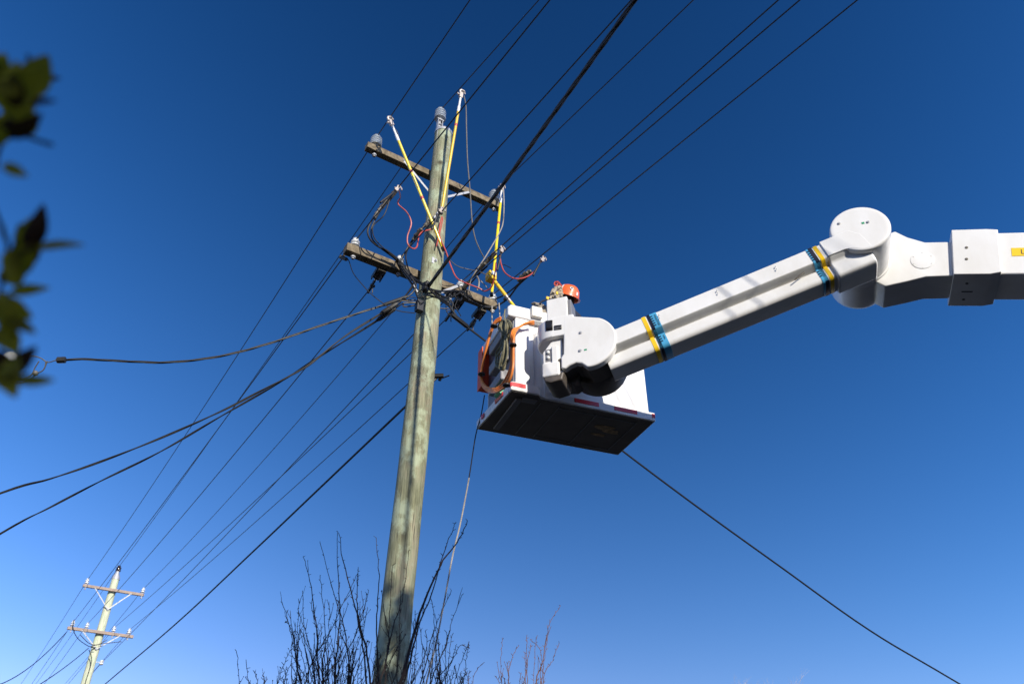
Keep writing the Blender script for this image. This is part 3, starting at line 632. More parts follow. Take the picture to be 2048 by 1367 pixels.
# web joining the forearm flush to the elbow face
MB().prism([(h1 + .075, .030), (e - .10, .030), (e - .03, -.06), (e - .01, -.236), (e - .08, -.226), (e - .16, -.168), (e - .22, -.152), (h1 + .075, -.150)], c1, av * 0 + hv, qv, av, -.0012, .20).build('elbow_web', 'white', lift, bevel=.004, seg=2)
# elbow drum
cc2 = ((c2 - c1).dot(bv), (c2 - c1).z); r2 = .258
E2 = c2
MB().lathe(E2, av, [(r2 * .80, 0.0), (r2 * .92, 0.0), (r2 * .965, .003), (r2 * .99, .013), (r2, .035), (r2, .46), (r2 * .985, .475)], 56).build('elbow_drum', 'white', lift, angle=50)
MB().lathe(E2, av, [(r2 * 1.03, .478), (r2 * 1.05, .49), (r2 * 1.05, .535), (r2 * 1.03, .55)], 56).build('elbow_ring', 'white', lift)
MB().lathe(E2, av, [(r2 * 1.0, .552), (r2 * 1.0, .88), (r2 * .96, .92), (r2 * .85, .94)], 56).build('elbow_housing', 'white', lift, angle=50)
bt = MB()
for (px, py) in ((1678, 447), (1736, 444)):
    x, y = loc(px, py, 0); bt.lathe(c1 + bv * x + UP * y, -av, [(.016, 0), (.016, .003), (.009, .004), (.009, .012)], 8)
x, y = loc(1752, 560, .5); bt.lathe(c1 + bv * x + UP * y + av * .47 - bv * .02, -av, [(.03, 0), (.03, .03), (.015, .03), (.015, .05)], 10)
bt.build('bolt', 'galv', lift)
x, y = loc(1726, 446, 0); MB().box(c1 + bv * x + UP * y, bv, UP, av, (-.012, .012), (-.011, .011), (-.002, .0)).build('sticker', 'green', lift)
# lower boom (runs down to the right)
T0 = .50
def L2(px, py, t=T0): return loc(px, py, t)
up_ = [L2(1790, 462), L2(1815, 474), L2(1850, 484), L2(1906, 483)]; lo_ = [L2(1906, 551), L2(1852, 553), L2(1815, 562), L2(1770, 572)]
bl = MB().prism(up_ + lo_ + [(cc2[0] + .05, cc2[1] - .22), (cc2[0] - .02, cc2[1] + .2)], c1, bv, UP, av, T0, T0 + .36).build('boom_link', 'white', lift, bevel=.012)
x, y = L2(1845, 520); O = c1 + bv * x + UP * y + av * T0
mbr = MB().lathe(O, -av, [(.098, .0), (.1, .002), (.1, .004), (.094, .005)], 40)
for i in range(6): a = i * pi / 3 + .3; mbr.lathe(O + bv * .085 * cos(a) + UP * .085 * sin(a), -av, [(.006, 0), (.006, .008)], 8)
mbr.build('inspection_cover', 'white', bl)
ld = (bv - UP * .25).normalized(); lu = (UP + bv * .25).normalized()
Ls = onpl(1905, 505, c1 + av * T0, av)
def llo(px, py, t=T0): P = onpl(px, py, c1 + av * t, av) - Ls; return P.dot(ld), P.dot(lu)
# dark gap, collar, main boom
y1 = llo(1895, 483)[1]; y0 = llo(1895, 551)[1]
MB().box(Ls, ld, lu, av, (-.05, .1), (y0 + .02, y1 - .02), (.02, .33)).build('boom_joint', 'greyp', lift)
ct = llo(1915, 459, T0 - .04)[1]; cbm = llo(1915, 548, T0 - .04)[1]; xe = llo(2000, 505, T0 - .04)[0]
cx0 = llo(1905, 505, T0 - .04)[0]
mt = llo(2020, 464, T0)[1]; mbm = llo(2020, 548, T0)[1]
col = MB().prism([(cx0, cbm), (cx0, ct), (xe - .09, ct), (xe, mt + .004), (xe, mbm - .004), (xe - .09, cbm)], Ls, ld, lu, av, -.04, .46).build('boom_collar', 'white', lift, bevel=.008)
sc_ = MB()
for (px, py) in ((1933, 495), (1933, 518)): x, y = llo(px, py, T0 - .04); sc_.lathe(Ls + ld * x + lu * y - av * .04, -av, [(.014, 0), (.014, .003), (.008, .004)], 8)
for tt in (.1, .35): sc_.lathe(Ls + ld * (cx0 + .12) + lu * cbm + av * tt, -lu, [(.014, 0), (.014, .003)], 8)
sc_.build('screw', 'conn', col)
MB().box(Ls + lu * cbm, ld, av, lu, (cx0 + .09, cx0 + .18), (.22, .235), (-.002, .004)).build('slot', 'dark', col)
lb = MB().prism([(.0, mbm), (.0, mt), (.36, mt), (.36, mbm)], Ls, lu * 0 + av, lu, ld, xe - .05, 10.5) if False else MB().box(Ls, ld, lu, av, (xe - .05, 11.2), (mbm, mt), (.0, .40)).build('main_boom', 'white', lift, bevel=.02)
x0, yl = llo(2023, 504); lbh = .1
sg = MB().box(Ls, ld, lu, av, (x0, x0 + 1.0), (yl - .046, yl + .046), (-.003, .002)).build('warning_label', 'tapey', lb)
xl, yl2 = llo(2040, 504)
text_mesh('LIVE LINE'[:1], .075, 'ink', Ls + ld * (xl + .02) + lu * yl2 - av * .0036, ld, lu, -av, sg)
# truck under the boom, beyond the frame
tq = Ls + ld * 11.1 + av * .2
MB().lathe(V((tq.x, tq.y, 1.5)), UP, [(.55, 0), (.55, .15), (.4, .2), (.36, tq.z - 1.5), (.45, tq.z - 1.4)], 28).build('turret', 'white', lift)
MB().box(V((tq.x, tq.y, 0)), Wd, AR, UP, (-2.6, 2.0), (-1.15, 1.15), (.95, 1.5)).build('deck', 'white', lift, bevel=.03)
MB().prism([(2.1, .6), (4.0, .6), (4.0, 1.5), (3.6, 2.5), (2.1, 2.6)], V((tq.x, tq.y, 0)), Wd, UP, AR, -1.1, 1.1).build('cab', 'white', lift, bevel=.06)
for ww in (-1.6, 3.1):
    for s_ in (-1.15, .87):
        MB().lathe(V((tq.x, tq.y, .48)) + Wd * ww + AR * s_, AR, [(.2, 0), (.44, .0), (.48, .05), (.48, .23), (.44, .28), (.2, .28)], 28).build('wheel', 'tyre', lift)
# jib tip: plate with rounded end
pp = [loc(1126, 634, 0), loc(1142, 631, 0)] + circ((0.015, 0), .285, 62, -92, 30) + [loc(1163, 726, 0), loc(1152, 724, 0), loc(1140, 729, 0), loc(1129, 737, 0), loc(1122, 736, 0), loc(1121.5, 714, 0), loc(1126.5, 707, 0), loc(1126.5, 664, 0)]
tip = MB().prism(pp, c1, bv, UP, av, 0, .085).build('jib_plate', 'white', lift, bevel=.022, seg=4, angle=50)
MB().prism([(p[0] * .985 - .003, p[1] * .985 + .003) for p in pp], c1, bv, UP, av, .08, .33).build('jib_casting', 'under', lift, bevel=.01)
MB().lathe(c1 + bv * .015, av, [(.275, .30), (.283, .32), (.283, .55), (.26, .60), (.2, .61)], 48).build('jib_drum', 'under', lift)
bt = MB()
for (px, py) in ((1161, 665), (1160, 701)): x, y = loc(px, py, 0); bt.lathe(c1 + bv * x + UP * y, -av, [(.018, 0), (.018, .003), (.009, .004), (.009, .012)], 8)
bt.build('bolt', 'galv', tip)
x, y = loc(1171, 699, 0); MB().box(c1 + bv * x + UP * y, bv, UP, av, (-.013, .013), (-.008, .008), (-.002, .001)).build('sticker', 'green', tip)
# belly casting under the jib
by = [loc(1083, 742, .02), loc(1118, 738, .02), loc(1130, 738, .02), loc(1143, 730, .02), loc(1152, 725, .02), (0.0, -.26), (.15, -.22), (.2, -.1), (-.1, -.05), (-.42, -.15)]
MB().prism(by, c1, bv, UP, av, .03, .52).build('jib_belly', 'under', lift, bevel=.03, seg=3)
ox, oy = loc(1147, 750, .2); MB().lathe(c1 + bv * ox + UP * (oy - .01) + av * .2, av + UP * .3, [(.06, 0), (.06, .2)], 20).build('hole_lining', 'dark', lift)
# rotator housing on the left of the plate
rx = loc(1105, 660, 0)[0]; rzt = loc(1105, 634, 0)[1]; rzb = loc(1105, 674, 0)[1]; rr = .205
rot = MB().prism([(rx + rr * cos(a), rr + rr * sin(a)) for a in [i * 2 * pi / 40 for i in range(40)]], c1, bv, av, UP, rzb, rzt).build('rotator_housing', 'white', lift, bevel=.025, seg=4, angle=50)
MB().box(c1, bv, UP, av, (rx - .02, -.10), (rzb + .004, rzt - .004), (.001, .40)).build('housing_web', 'white', lift, bevel=.012)
# labels wrapped on the housing face
def sticker(pxa, pxb, ya0, ya1, m):
    vs = []; N_ = 6
    for i in range(N_ + 1):
        px = pxa + (pxb - pxa) * i / N_
        X = loc(px, (ya0 + ya1) / 2, 0)[0]; dx = max(-rr * .98, min(0, X - rx)); t = rr - sqrt(rr * rr - dx * dx) - .003
        z0 = loc(px, ya1 - (i / N_) * .12 * (pxb - pxa), t)[1]; z1 = loc(px, ya0 - (i / N_) * .12 * (pxb - pxa), t)[1]; xx = loc(px, ya0, t)[0]
        vs += [c1 + bv * xx + UP * z0 + av * t, c1 + bv * xx + UP * z1 + av * t]
    mb = MB(); mb.add(vs, [(2 * i, 2 * i + 2, 2 * i + 3, 2 * i + 1) for i in range(N_)])
    o = mb.build('label', m, rot); md = o.modifiers.new('thickness', 'SOLIDIFY'); md.thickness = .002; return o
sticker(1091, 1105, 641.5, 661.5, 'ink'); s2_ = sticker(1108, 1123, 651, 659.5, 'ink')
wm = MB()
for i in range(5):
    for j in range(2):
        x, z = loc(1110 + i * 2.7, 655.8 + j * 2.4 - i * .35, 0); wm.box(c1 + bv * x + UP * z, bv, UP, av, (-.004, .004), (-.003, .003), (-.006, -.0045))
wm.build('marks', 'greyp', s2_)
for (px, py) in ((1092.5, 649.5), (1092.5, 660)): pass
# console cover standing on the housing
xa, za = loc(1091, 594, 0); xb, zb = loc(1142, 604, 0); zc = rzt - .04
MB().box(c1, bv, UP, av, (loc(1093, 630, 0)[0], loc(1135, 625, 0)[0]), (zc, (za + zb) / 2 + .03), (.004, .20)).build('console_cover', 'white', lift, bevel=.012)
MB().box(c1, bv, UP, av, (loc(1135, 625, 0)[0] + .001, loc(1142, 625, 0)[0]), (zc, (za + zb) / 2 - .01), (.02, .19)).build('console_side', 'greyp', lift, bevel=.006)
# post under the housing carrying the bucket mount
x0p = loc(1085, 720, .05)[0]; x1p = loc(1126, 720, .05)[0]; zt = rzb + .01; zb_ = loc(1105, 752, .05)[1]
MB().prism([(x0p, zb_ + .0), (x0p, zt - .13), (x0p + .1, zt), (x1p, zt), (x1p, zb_)], c1, bv, UP, av, .05, .34).build('mount_post', 'white', lift, bevel=.02)
MB().box(c1, bv, UP, av, (x0p + .03, x0p + .09), (zb_ + .17, zb_ + .31), (.046, .06)).build('post_window', 'greyp', lift, bevel=.004)
MB().box(c1, bv, UP, av, (x0p + .095, x0p + .16), (zb_ + .12, zt - .09), (.028, .06)).build('post_rib', 'white', lift, bevel=.012)
MB().box(c1, bv, UP, av, (x0p - .0, x0p + .175), (zb_ - .02, zb_ + .14), (.012, .2)).build('post_foot', 'white', lift, bevel=.02)
MB().prism([(x0p + .005, zb_ - .0), (x0p + .02, zb_ - .06), (x0p + .08, zb_ - .085), (x0p + .19, zb_ - .07), (x0p + .215, zb_ + .02)], c1, bv, UP, av, .024, .34).build('foot_shade_cap', 'under', lift, bevel=.02)  # added dark piece, gives the white foot a shaded underside by colour
lm = MB()
for zz in (.21, .27): lm.ball(c1 + bv * (x0p + .06) + UP * (zb_ + zz) + av * .042, .018, 10)
lm.build('grease_nipple', 'porcw', lift)

# bucket
A = atZ(1022, 778, 5.6); m0 = atZ(1088, 797, 5.6); m1 = atZ(1312, 842, 5.6)
uv = (m1 - m0).normalized(); vv = V((-uv.y, uv.x, 0))
vo = (m0 - A).dot(vv)                                                  # how far the main wall stands behind the pod
U1 = (m1 - A).dot(uv); VB = (atZ(1245, 912, 5.6) - A).dot(vv); UL = (atZ(962, 845, 5.6) - A).dot(uv)
BH = 1.02
buc = MB()
w0, w1 = .32, U1 - .055
th = .035
B0 = A
def bb(u, v, z): buc.box(B0, uv, vv, UP, u, v, z)
bb((.055, w1), (vo + .03, VB - .05), (.06, .11))                     # floor
bb((.30, w1), (vo + .028, vo + .028 + th), (.08, BH)); bb((.055, w1), (VB - .05 - th, VB - .05), (.08, BH)); bb((w1 - th, w1), (vo + .028 + th, VB - .05 - th), (.08, BH)); bb((.055, .055 + th), (vo + .03 + th, VB - .05 - th), (.08, BH))
bb((.055, .30), (vo + .03, vo + .03 + th), (.08, BH))
bucket = buc.build('bucket', 'white', lift, bevel=.008)
pod = MB().prism([(.0, 0), (.30, 0), (.33, .03), (.33, vo + .02), (0.0, vo + .02)], B0, uv, vv, UP, .0, .10); 
pod.prism([(.055, .022), (.21, .022), (.215, vo + .029), (.055, vo + .029)], B0, uv, vv, UP, .09, BH - .1)
pod.build('corner_pod', 'white', bucket, bevel=.015)
MB().lathe(B0 + uv * .335 + vv * (vo + .04), UP, [(.06, 0.005), (.06, BH - .25)], 20).build('rib', 'white', bucket)
fl = MB().prism([(0, vo + .021), (.30, vo + .021), (.32, vo), (U1, vo), (U1, VB), (UL, VB)], B0, uv, vv, UP, .0, .10).build('base_flange', 'white', bucket, bevel=.012)
# underside panels
us = MB()
def ub(u, v, z): us.box(B0, uv, vv, UP, u, v, z)
for u_ in (.36, .56, .98, 1.44): ub((u_, u_ + .012), (vo + .07, VB - .07), (-.012, .004))
for v_ in (vo + .10, VB - .10): ub((.56, 1.452), (v_, v_ + .012), (-.011, .005))
ub((.10, .16), (.12, VB - .12), (-.03, .004)); ub((.16, .31), (.08, .16), (-.02, .003))
us.build('underside_ribs', 'greyp', bucket, bevel=.003, seg=1)
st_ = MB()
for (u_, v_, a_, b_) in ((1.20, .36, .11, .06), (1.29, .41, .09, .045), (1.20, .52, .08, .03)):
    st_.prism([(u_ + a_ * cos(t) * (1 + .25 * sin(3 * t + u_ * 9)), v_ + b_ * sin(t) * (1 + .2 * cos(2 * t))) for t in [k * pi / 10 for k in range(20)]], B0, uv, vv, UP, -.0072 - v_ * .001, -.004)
st_.build('ochre_patch', 'ochre', bucket)  # mottled ochre patches on the bucket underside
MB().prism([(.02, .02), (.30, .02), (.34, vo + .02), (U1 - .02, vo + .02), (U1 - .02, VB - .02), (UL + .02, VB - .02)], B0, uv, vv, UP, -.0045, .0).build('underside_shade_sheet', 'under', bucket)  # dark sheet below the white floor, its shade put into the colour
# red reflector strips
def refl(o, X, x, z, N): MB().box(o, X, UP, N, x, z, (-.003, .001)).build('reflector', 'refl', bucket)
for (a, b_) in ((.0, .155),): refl(B0 - vv * .0, uv, (a + .004, b_), (.04, .085), vv)
def uof(px, py): return (onpl(px, py, B0 + vv * vo, vv) - B0).dot(uv)
for (pa, pb_) in (((1149, 800), (1198, 812)), ((1229, 822), (1275, 832)), ((1305, 840), (1311, 842))):
    refl(B0 + vv * (vo - .001), uv, (uof(*pa), min(uof(*pb_), U1 - .004)), (.035, .080), vv)
sv = (atZ(962, 845, 5.6) - A).normalized(); sn = V((-sv.y, sv.x, 0));
sl_ = (atZ(962, 845, 5.6) - A).length; ofs = V((0, 0, 0))
for (a, b_) in ((.004, .03), (.20, .38), (sl_ - .07, sl_ - .005)):
    MB().box(B0, sv, UP, sn, (a, b_), (.035, .082), (-.004, .004)).build('reflector', 'refl', bucket)
# rim of the bucket
rim = MB()
def rb(u, v, z): rim.box(B0, uv, vv, UP, u, v, z)
rz = (BH - .13, BH + .0)
rb((-.03, U1 - .0), (vo - .045, vo + .07), rz); rb((-.03, U1), (VB - .09, VB + .0), rz); rb((-.03, .10), (vo + .0705, VB - .0905), rz); rb((U1 - .10, U1), (vo + .0705, VB - .0905), rz)
rb((-.0, U1 - .03), (vo - .015, vo + .05), (BH + .0005, BH + .045)); rb((-.0, .07), (vo + .051, VB - .06), (BH + .0005, BH + .045))
rim.build('rim', 'white', bucket, bevel=.032, seg=4)
MB().box(B0, uv, vv, UP, (.22, .34), (vo - .09, vo + .04), (BH - .10, BH + .03)).build('rim_block', 'cream', bucket, bevel=.01)
MB().box(B0, uv, vv, UP, (.62, U1 - .16), (vo - .049, vo - .044), (BH - .11, BH - .02)).build('rim_panel', 'cream', bucket)
# trays, tool holder and belongings on the left end
ew = UL * .4
tr = MB()
for z_ in (.20, .45, .70): tr.prism([(-.05, z_), (.06, z_), (.06, z_ + .12), (-.02, z_ + .14), (-.05, z_ + .10)], B0, uv, UP, vv, .16, VB - .36)
MB().box(B0, uv, vv, UP, (.045, .054), (.06, VB - .10), (.12, BH - .14)).build('end_shade_panel', 'greyp', bucket)  # added grey sheet, gives the white end wall its shaded tone
tr.build('tray', 'greyp', bucket, bevel=.018)
PV = B0 + vv * (VB - .10)
def UZ(px, py): q = onpl(px, py, PV, vv) - B0; return q.dot(uv), q.z
ho = MB(); ho.prism([UZ(958, 778), UZ(966, 700), UZ(1000, 690), UZ(996, 786)], B0, uv, UP, vv, VB - .10, VB - .085)
hx0, hz0 = UZ(957, 783); hx1 = UZ(985, 790)[0]; hz1 = UZ(966, 705)[1]
ho.box(B0, uv, vv, UP, (hx0, hx1), (VB - .22, VB - .101), (hz0, hz0 + .02)); ho.box(B0, uv, vv, UP, (hx0 - .012, hx0 + .001), (VB - .22, VB - .085), (hz0, hz1))
ho.build('tool_holder', 'redbox', bucket, bevel=.006)
MB().prism([(-.06, .10), (.0, .05), (.03, .1), (0, .14)], B0, uv, UP, vv, .22, .34).build('tool_bag', 'green', bucket, bevel=.01)
# orange hydraulic hoses
Hp = B0 - uv * .14
def E(px, py, off): return onpl(px, py, B0 - uv * off, uv)
def hosepath(pts, j): return smooth([(E(x, y, o) if f == 'e' else onpl(x, y, B0 + vv * (vo - .1 - j * .01), vv)) + V((0, 0, j * .018)) for f, x, y, o in pts], 8)
for j in range(3):
    pts = [('n', 1068, 648, 0), ('n', 1052, 648 + j * 2, 0), ('n', 1040, 653 + j * 3, 0), ('e', 1029 - j * 2, 668, .10), ('e', 1027 - j * 2, 700, .12), ('e', 1026 - j * 2, 735, .13), ('e', 1018 - j * 3, 762, .14), ('e', 1004 - j * 2, 778, .16), ('e', 988, 784, .19), ('e', 972, 779, .21), ('e', 962, 762, .22), ('e', 964, 735, .22), ('e', 972, 700, .22), ('e', 981, 668, .20), ('e', 990, 648, .18), ('e', 1002, 640, .14)]
    MB().tube(hosepath(pts, j), .0115, 8).build('hydraulic_hose', 'orange', lift)
tz = MB()
for (x, y, o) in ((988, 652, .2), (963, 748, .23), (1013, 770, .16), (1026, 690, .13)): c = E(x, y, o); tz.lathe(c - UP * .008, UP, [(.03, 0), (.036, .003), (.036, .013), (.03, .016)], 12)
tz.build('hose_tie', 'rubber', lift)
# olive rope hank hung on the end wall
rk = MB(); top = (1010, 652)
for i in range(13):
    dx = random.uniform(-7, 5); dx2 = random.uniform(-12, 8); dy = random.uniform(-14, 6); o_ = .15 + random.uniform(-.03, .03)
    P = [E(top[0] + dx * .3, 668, o_), E(1008 + dx, 690, o_ + .02), E(1003 + dx2, 715 + dy, o_ + .03), E(1000 + dx2 * .6, 733 + dy, o_ + .03), E(1007 + dx2 * .5, 731 + dy, o_ + .01), E(1014 + dx, 705, o_), E(1012 + dx * .4, 670, o_)]
    rk.tube(smooth(P, 6), .0085, 6)
for i in range(9):
    dx = random.uniform(-8, 8); o_ = .15 + random.uniform(-.03, .03)
    P = [E(1011 + dx * .3, 670, o_), E(1003 + dx, 655, o_ + .02), E(1009 + dx * .8, 640, o_), E(1016 + dx, 652, o_), E(1012 + dx * .3, 670, o_)]
    rk.tube(smooth(P, 6), .0095, 6)
for i in range(4): c = E(1011, 667 + i * 2.2, .16); rk.lathe(c, UP + uv * .2, [(.036, -.008), (.044, 0), (.036, .008)], 12)
rk.tube(smooth([E(1010, 642, .15), E(1009, 630, .13), E(1010, 618, .1)], 4), .007, 6)
tag(rk.build('rope_hank', 'rope'), 'olive rope coiled in a hank on the bucket end between orange hoses', 'rope')
# tag line hanging from the tool holder to the ground
P = [atY(969, 790, 7.30), atY(962, 830, 7.3), atY(951, 872, 7.3), atY(938, 955, 7.28), atY(922, 1040, 7.25), atY(905, 1112, 7.2), atY(889, 1200, 7.1), atY(871, 1290, 7.0), atY(852, 1367, 6.9), atY(835, 1450, 6.9)]
P.append(V((P[-1].x - .3, P[-1].y, .05))); P.append(V((P[-1].x - .5, P[-1].y + .2, .02)))
SP = smooth(P, 8); tl_ = tag(twisted(MB(), SP[24:], .0035, .0045, 3, .06, 5).build('tag_line', 'greyrope'), 'thin slack rope hanging from the bucket past the shaft to the shrubs', 'rope')
MB().tube(SP[:26], .0065, 6).build('dark_tail', 'rubber', tl_)

# ------------------------------------------------------------------ worker in the bucket
hd = onpl(1132, 600, A + vv * (vo + .36), vv)
fwd = (Q(985, 600, .1) - hd); fwd.z = 0; fwd.normalize(); fwd = (fwd * .8 + vv * .35).normalized(); lat = V((fwd.y, -fwd.x, 0))   # faces the crossarm tip
feet = V((hd.x, hd.y, 5.71)) - fwd * .05
man = empty('person', feet, 'person in orange hard hat and tan sleeves standing in the bucket', 'person')
def skin_body(joints, edges, root, name, m, parent, sub=2):
    me = bpy.data.meshes.new(name); me.from_pydata([tuple(j[0]) for j in joints], edges, [])
    o = bpy.data.objects.new(name, me); COL.objects.link(o); attach(o, parent)
    md = o.modifiers.new('skin', 'SKIN'); md.use_smooth_shade = True
    for i, j in enumerate(joints): me.skin_vertices[0].data[i].radius = (j[1], j[1] if len(j) < 3 else j[2])
    me.skin_vertices[0].data[root].use_root = True
    s_ = o.modifiers.new('sub', 'SUBSURF'); s_.levels = sub; s_.render_levels = sub
    me.materials.append(M[m]); return o
def bp(f, l, z): return feet + fwd * f + lat * l + UP * z
hz = hd.z - feet.z
pel = hz - .72; sh = hz - .24
hL = hd + fwd * .30 - lat * .14 + UP * .02; hR = hd + fwd * .26 + lat * .10 + UP * .04
J = [(bp(0, 0, pel), .15, .12), (bp(.0, 0, pel + .22), .145, .115), (bp(.02, 0, sh - .05), .17, .12), (bp(.02, 0, sh + .06), .07), (bp(.05, 0, hz - .07), .06),
     (bp(0, .10, pel - .06), .095), (bp(.02, .11, pel * .5), .068), (bp(-.02, .11, .10), .052), (bp(.14, .12, .04), .045),
     (bp(0, -.10, pel - .06), .095), (bp(.02, -.11, pel * .5), .068), (bp(-.02, -.11, .10), .052), (bp(.14, -.12, .04), .045),
     (bp(.02, .19, sh), .072), (bp(.20, .27, sh - .08), .055), (hR - fwd * .05 - UP * .06, .042),
     (bp(.02, -.19, sh), .072), (bp(.20, -.27, sh - .08), .055), (hL - fwd * .05 - UP * .06, .042)]
ED = [(0, 1), (1, 2), (2, 3), (3, 4), (0, 5), (5, 6), (6, 7), (7, 8), (0, 9), (9, 10), (10, 11), (11, 12), (2, 13), (13, 14), (14, 15), (2, 16), (16, 17), (17, 18)]
skin_body(J, ED, 0, 'body', 'navy', man)
hf = (fwd * cos(radians(28)) + UP * sin(radians(28))).normalized(); hu = lat.cross(hf); hu = hu if hu.z > 0 else -hu    # head tipped back
def hp(f, l, u): return hd + hf * f + lat * l + hu * u
head = MB(); rows = []
for (u, rf, rl, of) in ((-.13, .045, .045, .01), (-.12, .065, .055, .02), (-.09, .085, .065, .02), (-.05, .095, .072, .012), (0, .10, .077, 0), (.05, .10, .078, -.004), (.09, .085, .066, -.006), (.115, .05, .04, -.004)):
    rows.append([hp(of + rf * cos(2 * pi * k / 20), rl * sin(2 * pi * k / 20), u) for k in range(20)])
vs = [p for r_ in rows for p in r_]; fs = [(i * 20 + k, i * 20 + (k + 1) % 20, (i + 1) * 20 + (k + 1) % 20, (i + 1) * 20 + k) for i in range(len(rows) - 1) for k in range(20)] + [tuple(range(20)), tuple(range((len(rows) - 1) * 20, len(rows) * 20))]
head.add(vs, fs); head.ball(hp(.108, 0, -.02), .018, 8); head.ball(hp(.0, .08, -.02), .026, 8, (.7, .5, 1)); head.ball(hp(.0, -.08, -.02), .026, 8, (.7, .5, 1)); head.ball(hp(.098, 0, -.07), .016, 8, (.6, 1.4, .6))
head.tube([hp(-.01, 0, -.10), hp(-.02, 0, -.22)], .055, 12)
ho_ = head.build('head', 'skin', man)
ey = MB()
for s_ in (-1, 1): ey.ball(hp(.094, s_ * .032, .012), .011, 8)
ey.build('eye', 'ink', ho_)
hr = MB()
for s_ in range(16): a = pi * .35 + s_ / 15 * pi * 1.3; hr.tube([hp(.098 * cos(a), .076 * sin(a), .03), hp(.10 * cos(a), .078 * sin(a), -.045), hp(.09 * cos(a), .07 * sin(a), -.075)], .012, 5)
hr.build('hair', 'bark', ho_)
# hard hat
prof = [(.0, .165), (.05, .160), (.09, .140), (.115, .105), (.127, .06), (.131, .025), (.136, .010)]
hv_ = []; n = 36
for r_, u in prof:
    for k in range(n):
        a = 2 * pi * k / n; rg = 1 + .03 * math.exp(-(sin(a) / .25) ** 2) * (u > .05); hv_.append(hp((r_ * 1.14 * cos(a)), r_ * sin(a), .02 + u * rg))
for k in range(n):
    a = 2 * pi * k / n; peak = .045 * max(0, cos(a)) ** 2 + .012 + .018 * max(0, -cos(a)) ** 2; hv_.append(hp((.136 * 1.14 + peak) * cos(a), (.136 + .012) * sin(a), .024 - .01 * max(0, cos(a))))
m_ = len(prof) + 1; fs = [(i * n + k, i * n + (k + 1) % n, (i + 1) * n + (k + 1) % n, (i + 1) * n + k) for i in range(m_ - 1) for k in range(n)]
hb_ = MB(); hb_.add(hv_, fs); hat = hb_.build('hard_hat', 'helm', man); md = hat.modifiers.new('shell', 'SOLIDIFY'); md.thickness = .004
def onhat(a, u): # patch on hat
    r_ = interp([(0, .136), (.025, .131), (.06, .127), (.105, .115), (.14, .09)], u); return hp(r_ * 1.14 * cos(a), r_ * sin(a), .02 + u)
def patch(a0, a1, u0, u1, m, nm):
    vs = []; 
    for i in range(5):
        for j in range(4):
            p = onhat(a0 + (a1 - a0) * i / 4, u0 + (u1 - u0) * j / 3); vs.append(p + (p - hp(0, 0, .03)).normalized() * .004)
    mb = MB(); mb.add(vs, [(i * 4 + j, i * 4 + 4 + j, i * 4 + 5 + j, i * 4 + j + 1) for i in range(4) for j in range(3)]); o = mb.build(nm, m, hat); o.modifiers.new('s', 'SOLIDIFY').thickness = .001
camd = (CAM - hd).normalized(); ac = atan2(camd.dot(lat), camd.dot(hf))
patch(ac + .75, ac + .95, .06, .125, 'porcw', 'reflective_sticker'); patch(ac - .85, ac - .65, .03, .075, 'porcw', 'reflective_sticker')
q_ = onhat(ac - .1, .095); nn = (q_ - hp(0, 0, .03)).normalized(); MB().lathe(q_ + nn * .001, nn, [(.021, 0), (.021, .004), (.012, .006)], 16).build('round_sticker', 'porcw', hat); 
MB().lathe(q_ + nn * .0055, nn, [(.013, 0), (.013, .002)], 12).build('sticker_emblem', 'ink', hat)
# gloved hands
def hand(H, side, holds):
    pd = (fwd * .5 + UP * .8).normalized(); sd = lat * side; nn = sd.cross(pd)
    j = [(H - pd * .09 - fwd * .03, .042), (H - pd * .03, .036, .042), (H + pd * .02, .024, .043)]; e_ = [(0, 1), (1, 2)]
    for f, (o_, ln) in enumerate(((-.034, .075), (-.012, .085), (.011, .08), (.033, .062))):
        b_ = len(j); root = H + pd * .03 + sd * o_; j += [(root, .012), (root + pd * ln * .5 + fwd * .012, .0105), (root + pd * ln * .75 + fwd * .045, .010), (root + pd * ln * .5 + fwd * .065, .009)]
        e_ += [(2, b_), (b_, b_ + 1), (b_ + 1, b_ + 2), (b_ + 2, b_ + 3)]
    b_ = len(j); j += [(H - sd * .045 - pd * .01 + fwd * .012, .014), (H - sd * .062 + pd * .025 + fwd * .035, .012), (H - sd * .05 + pd * .05 + fwd * .055, .010)]; e_ += [(1, b_), (b_, b_ + 1), (b_ + 1, b_ + 2)]
    skin_body(j, e_, 0, 'glove', 'tan', man, 1)
hand(hL, -1, 0); hand(hR, 1, 1)
# tan protective sleeves from elbow to wrist, and folded shoulder cape
sv_ = MB()
for (a, b_) in ((J[14][0], J[15][0]), (J[17][0], J[18][0])):
    P = [a.lerp(b_, i / 10) for i in range(11)]; sv_.tube(P, [.068 + .010 * sin(i * 2.4) - .0015 * i for i in range(11)], 14)
for (a, b_) in ((J[13][0], J[14][0]), (J[16][0], J[17][0])):
    P = [a.lerp(b_, i / 10) for i in range(11)]; sv_.tube(P, [.088 + .010 * sin(i * 2.1) - .0015 * i for i in range(11)], 14)
sv_.build('sleeve', 'tan', man)
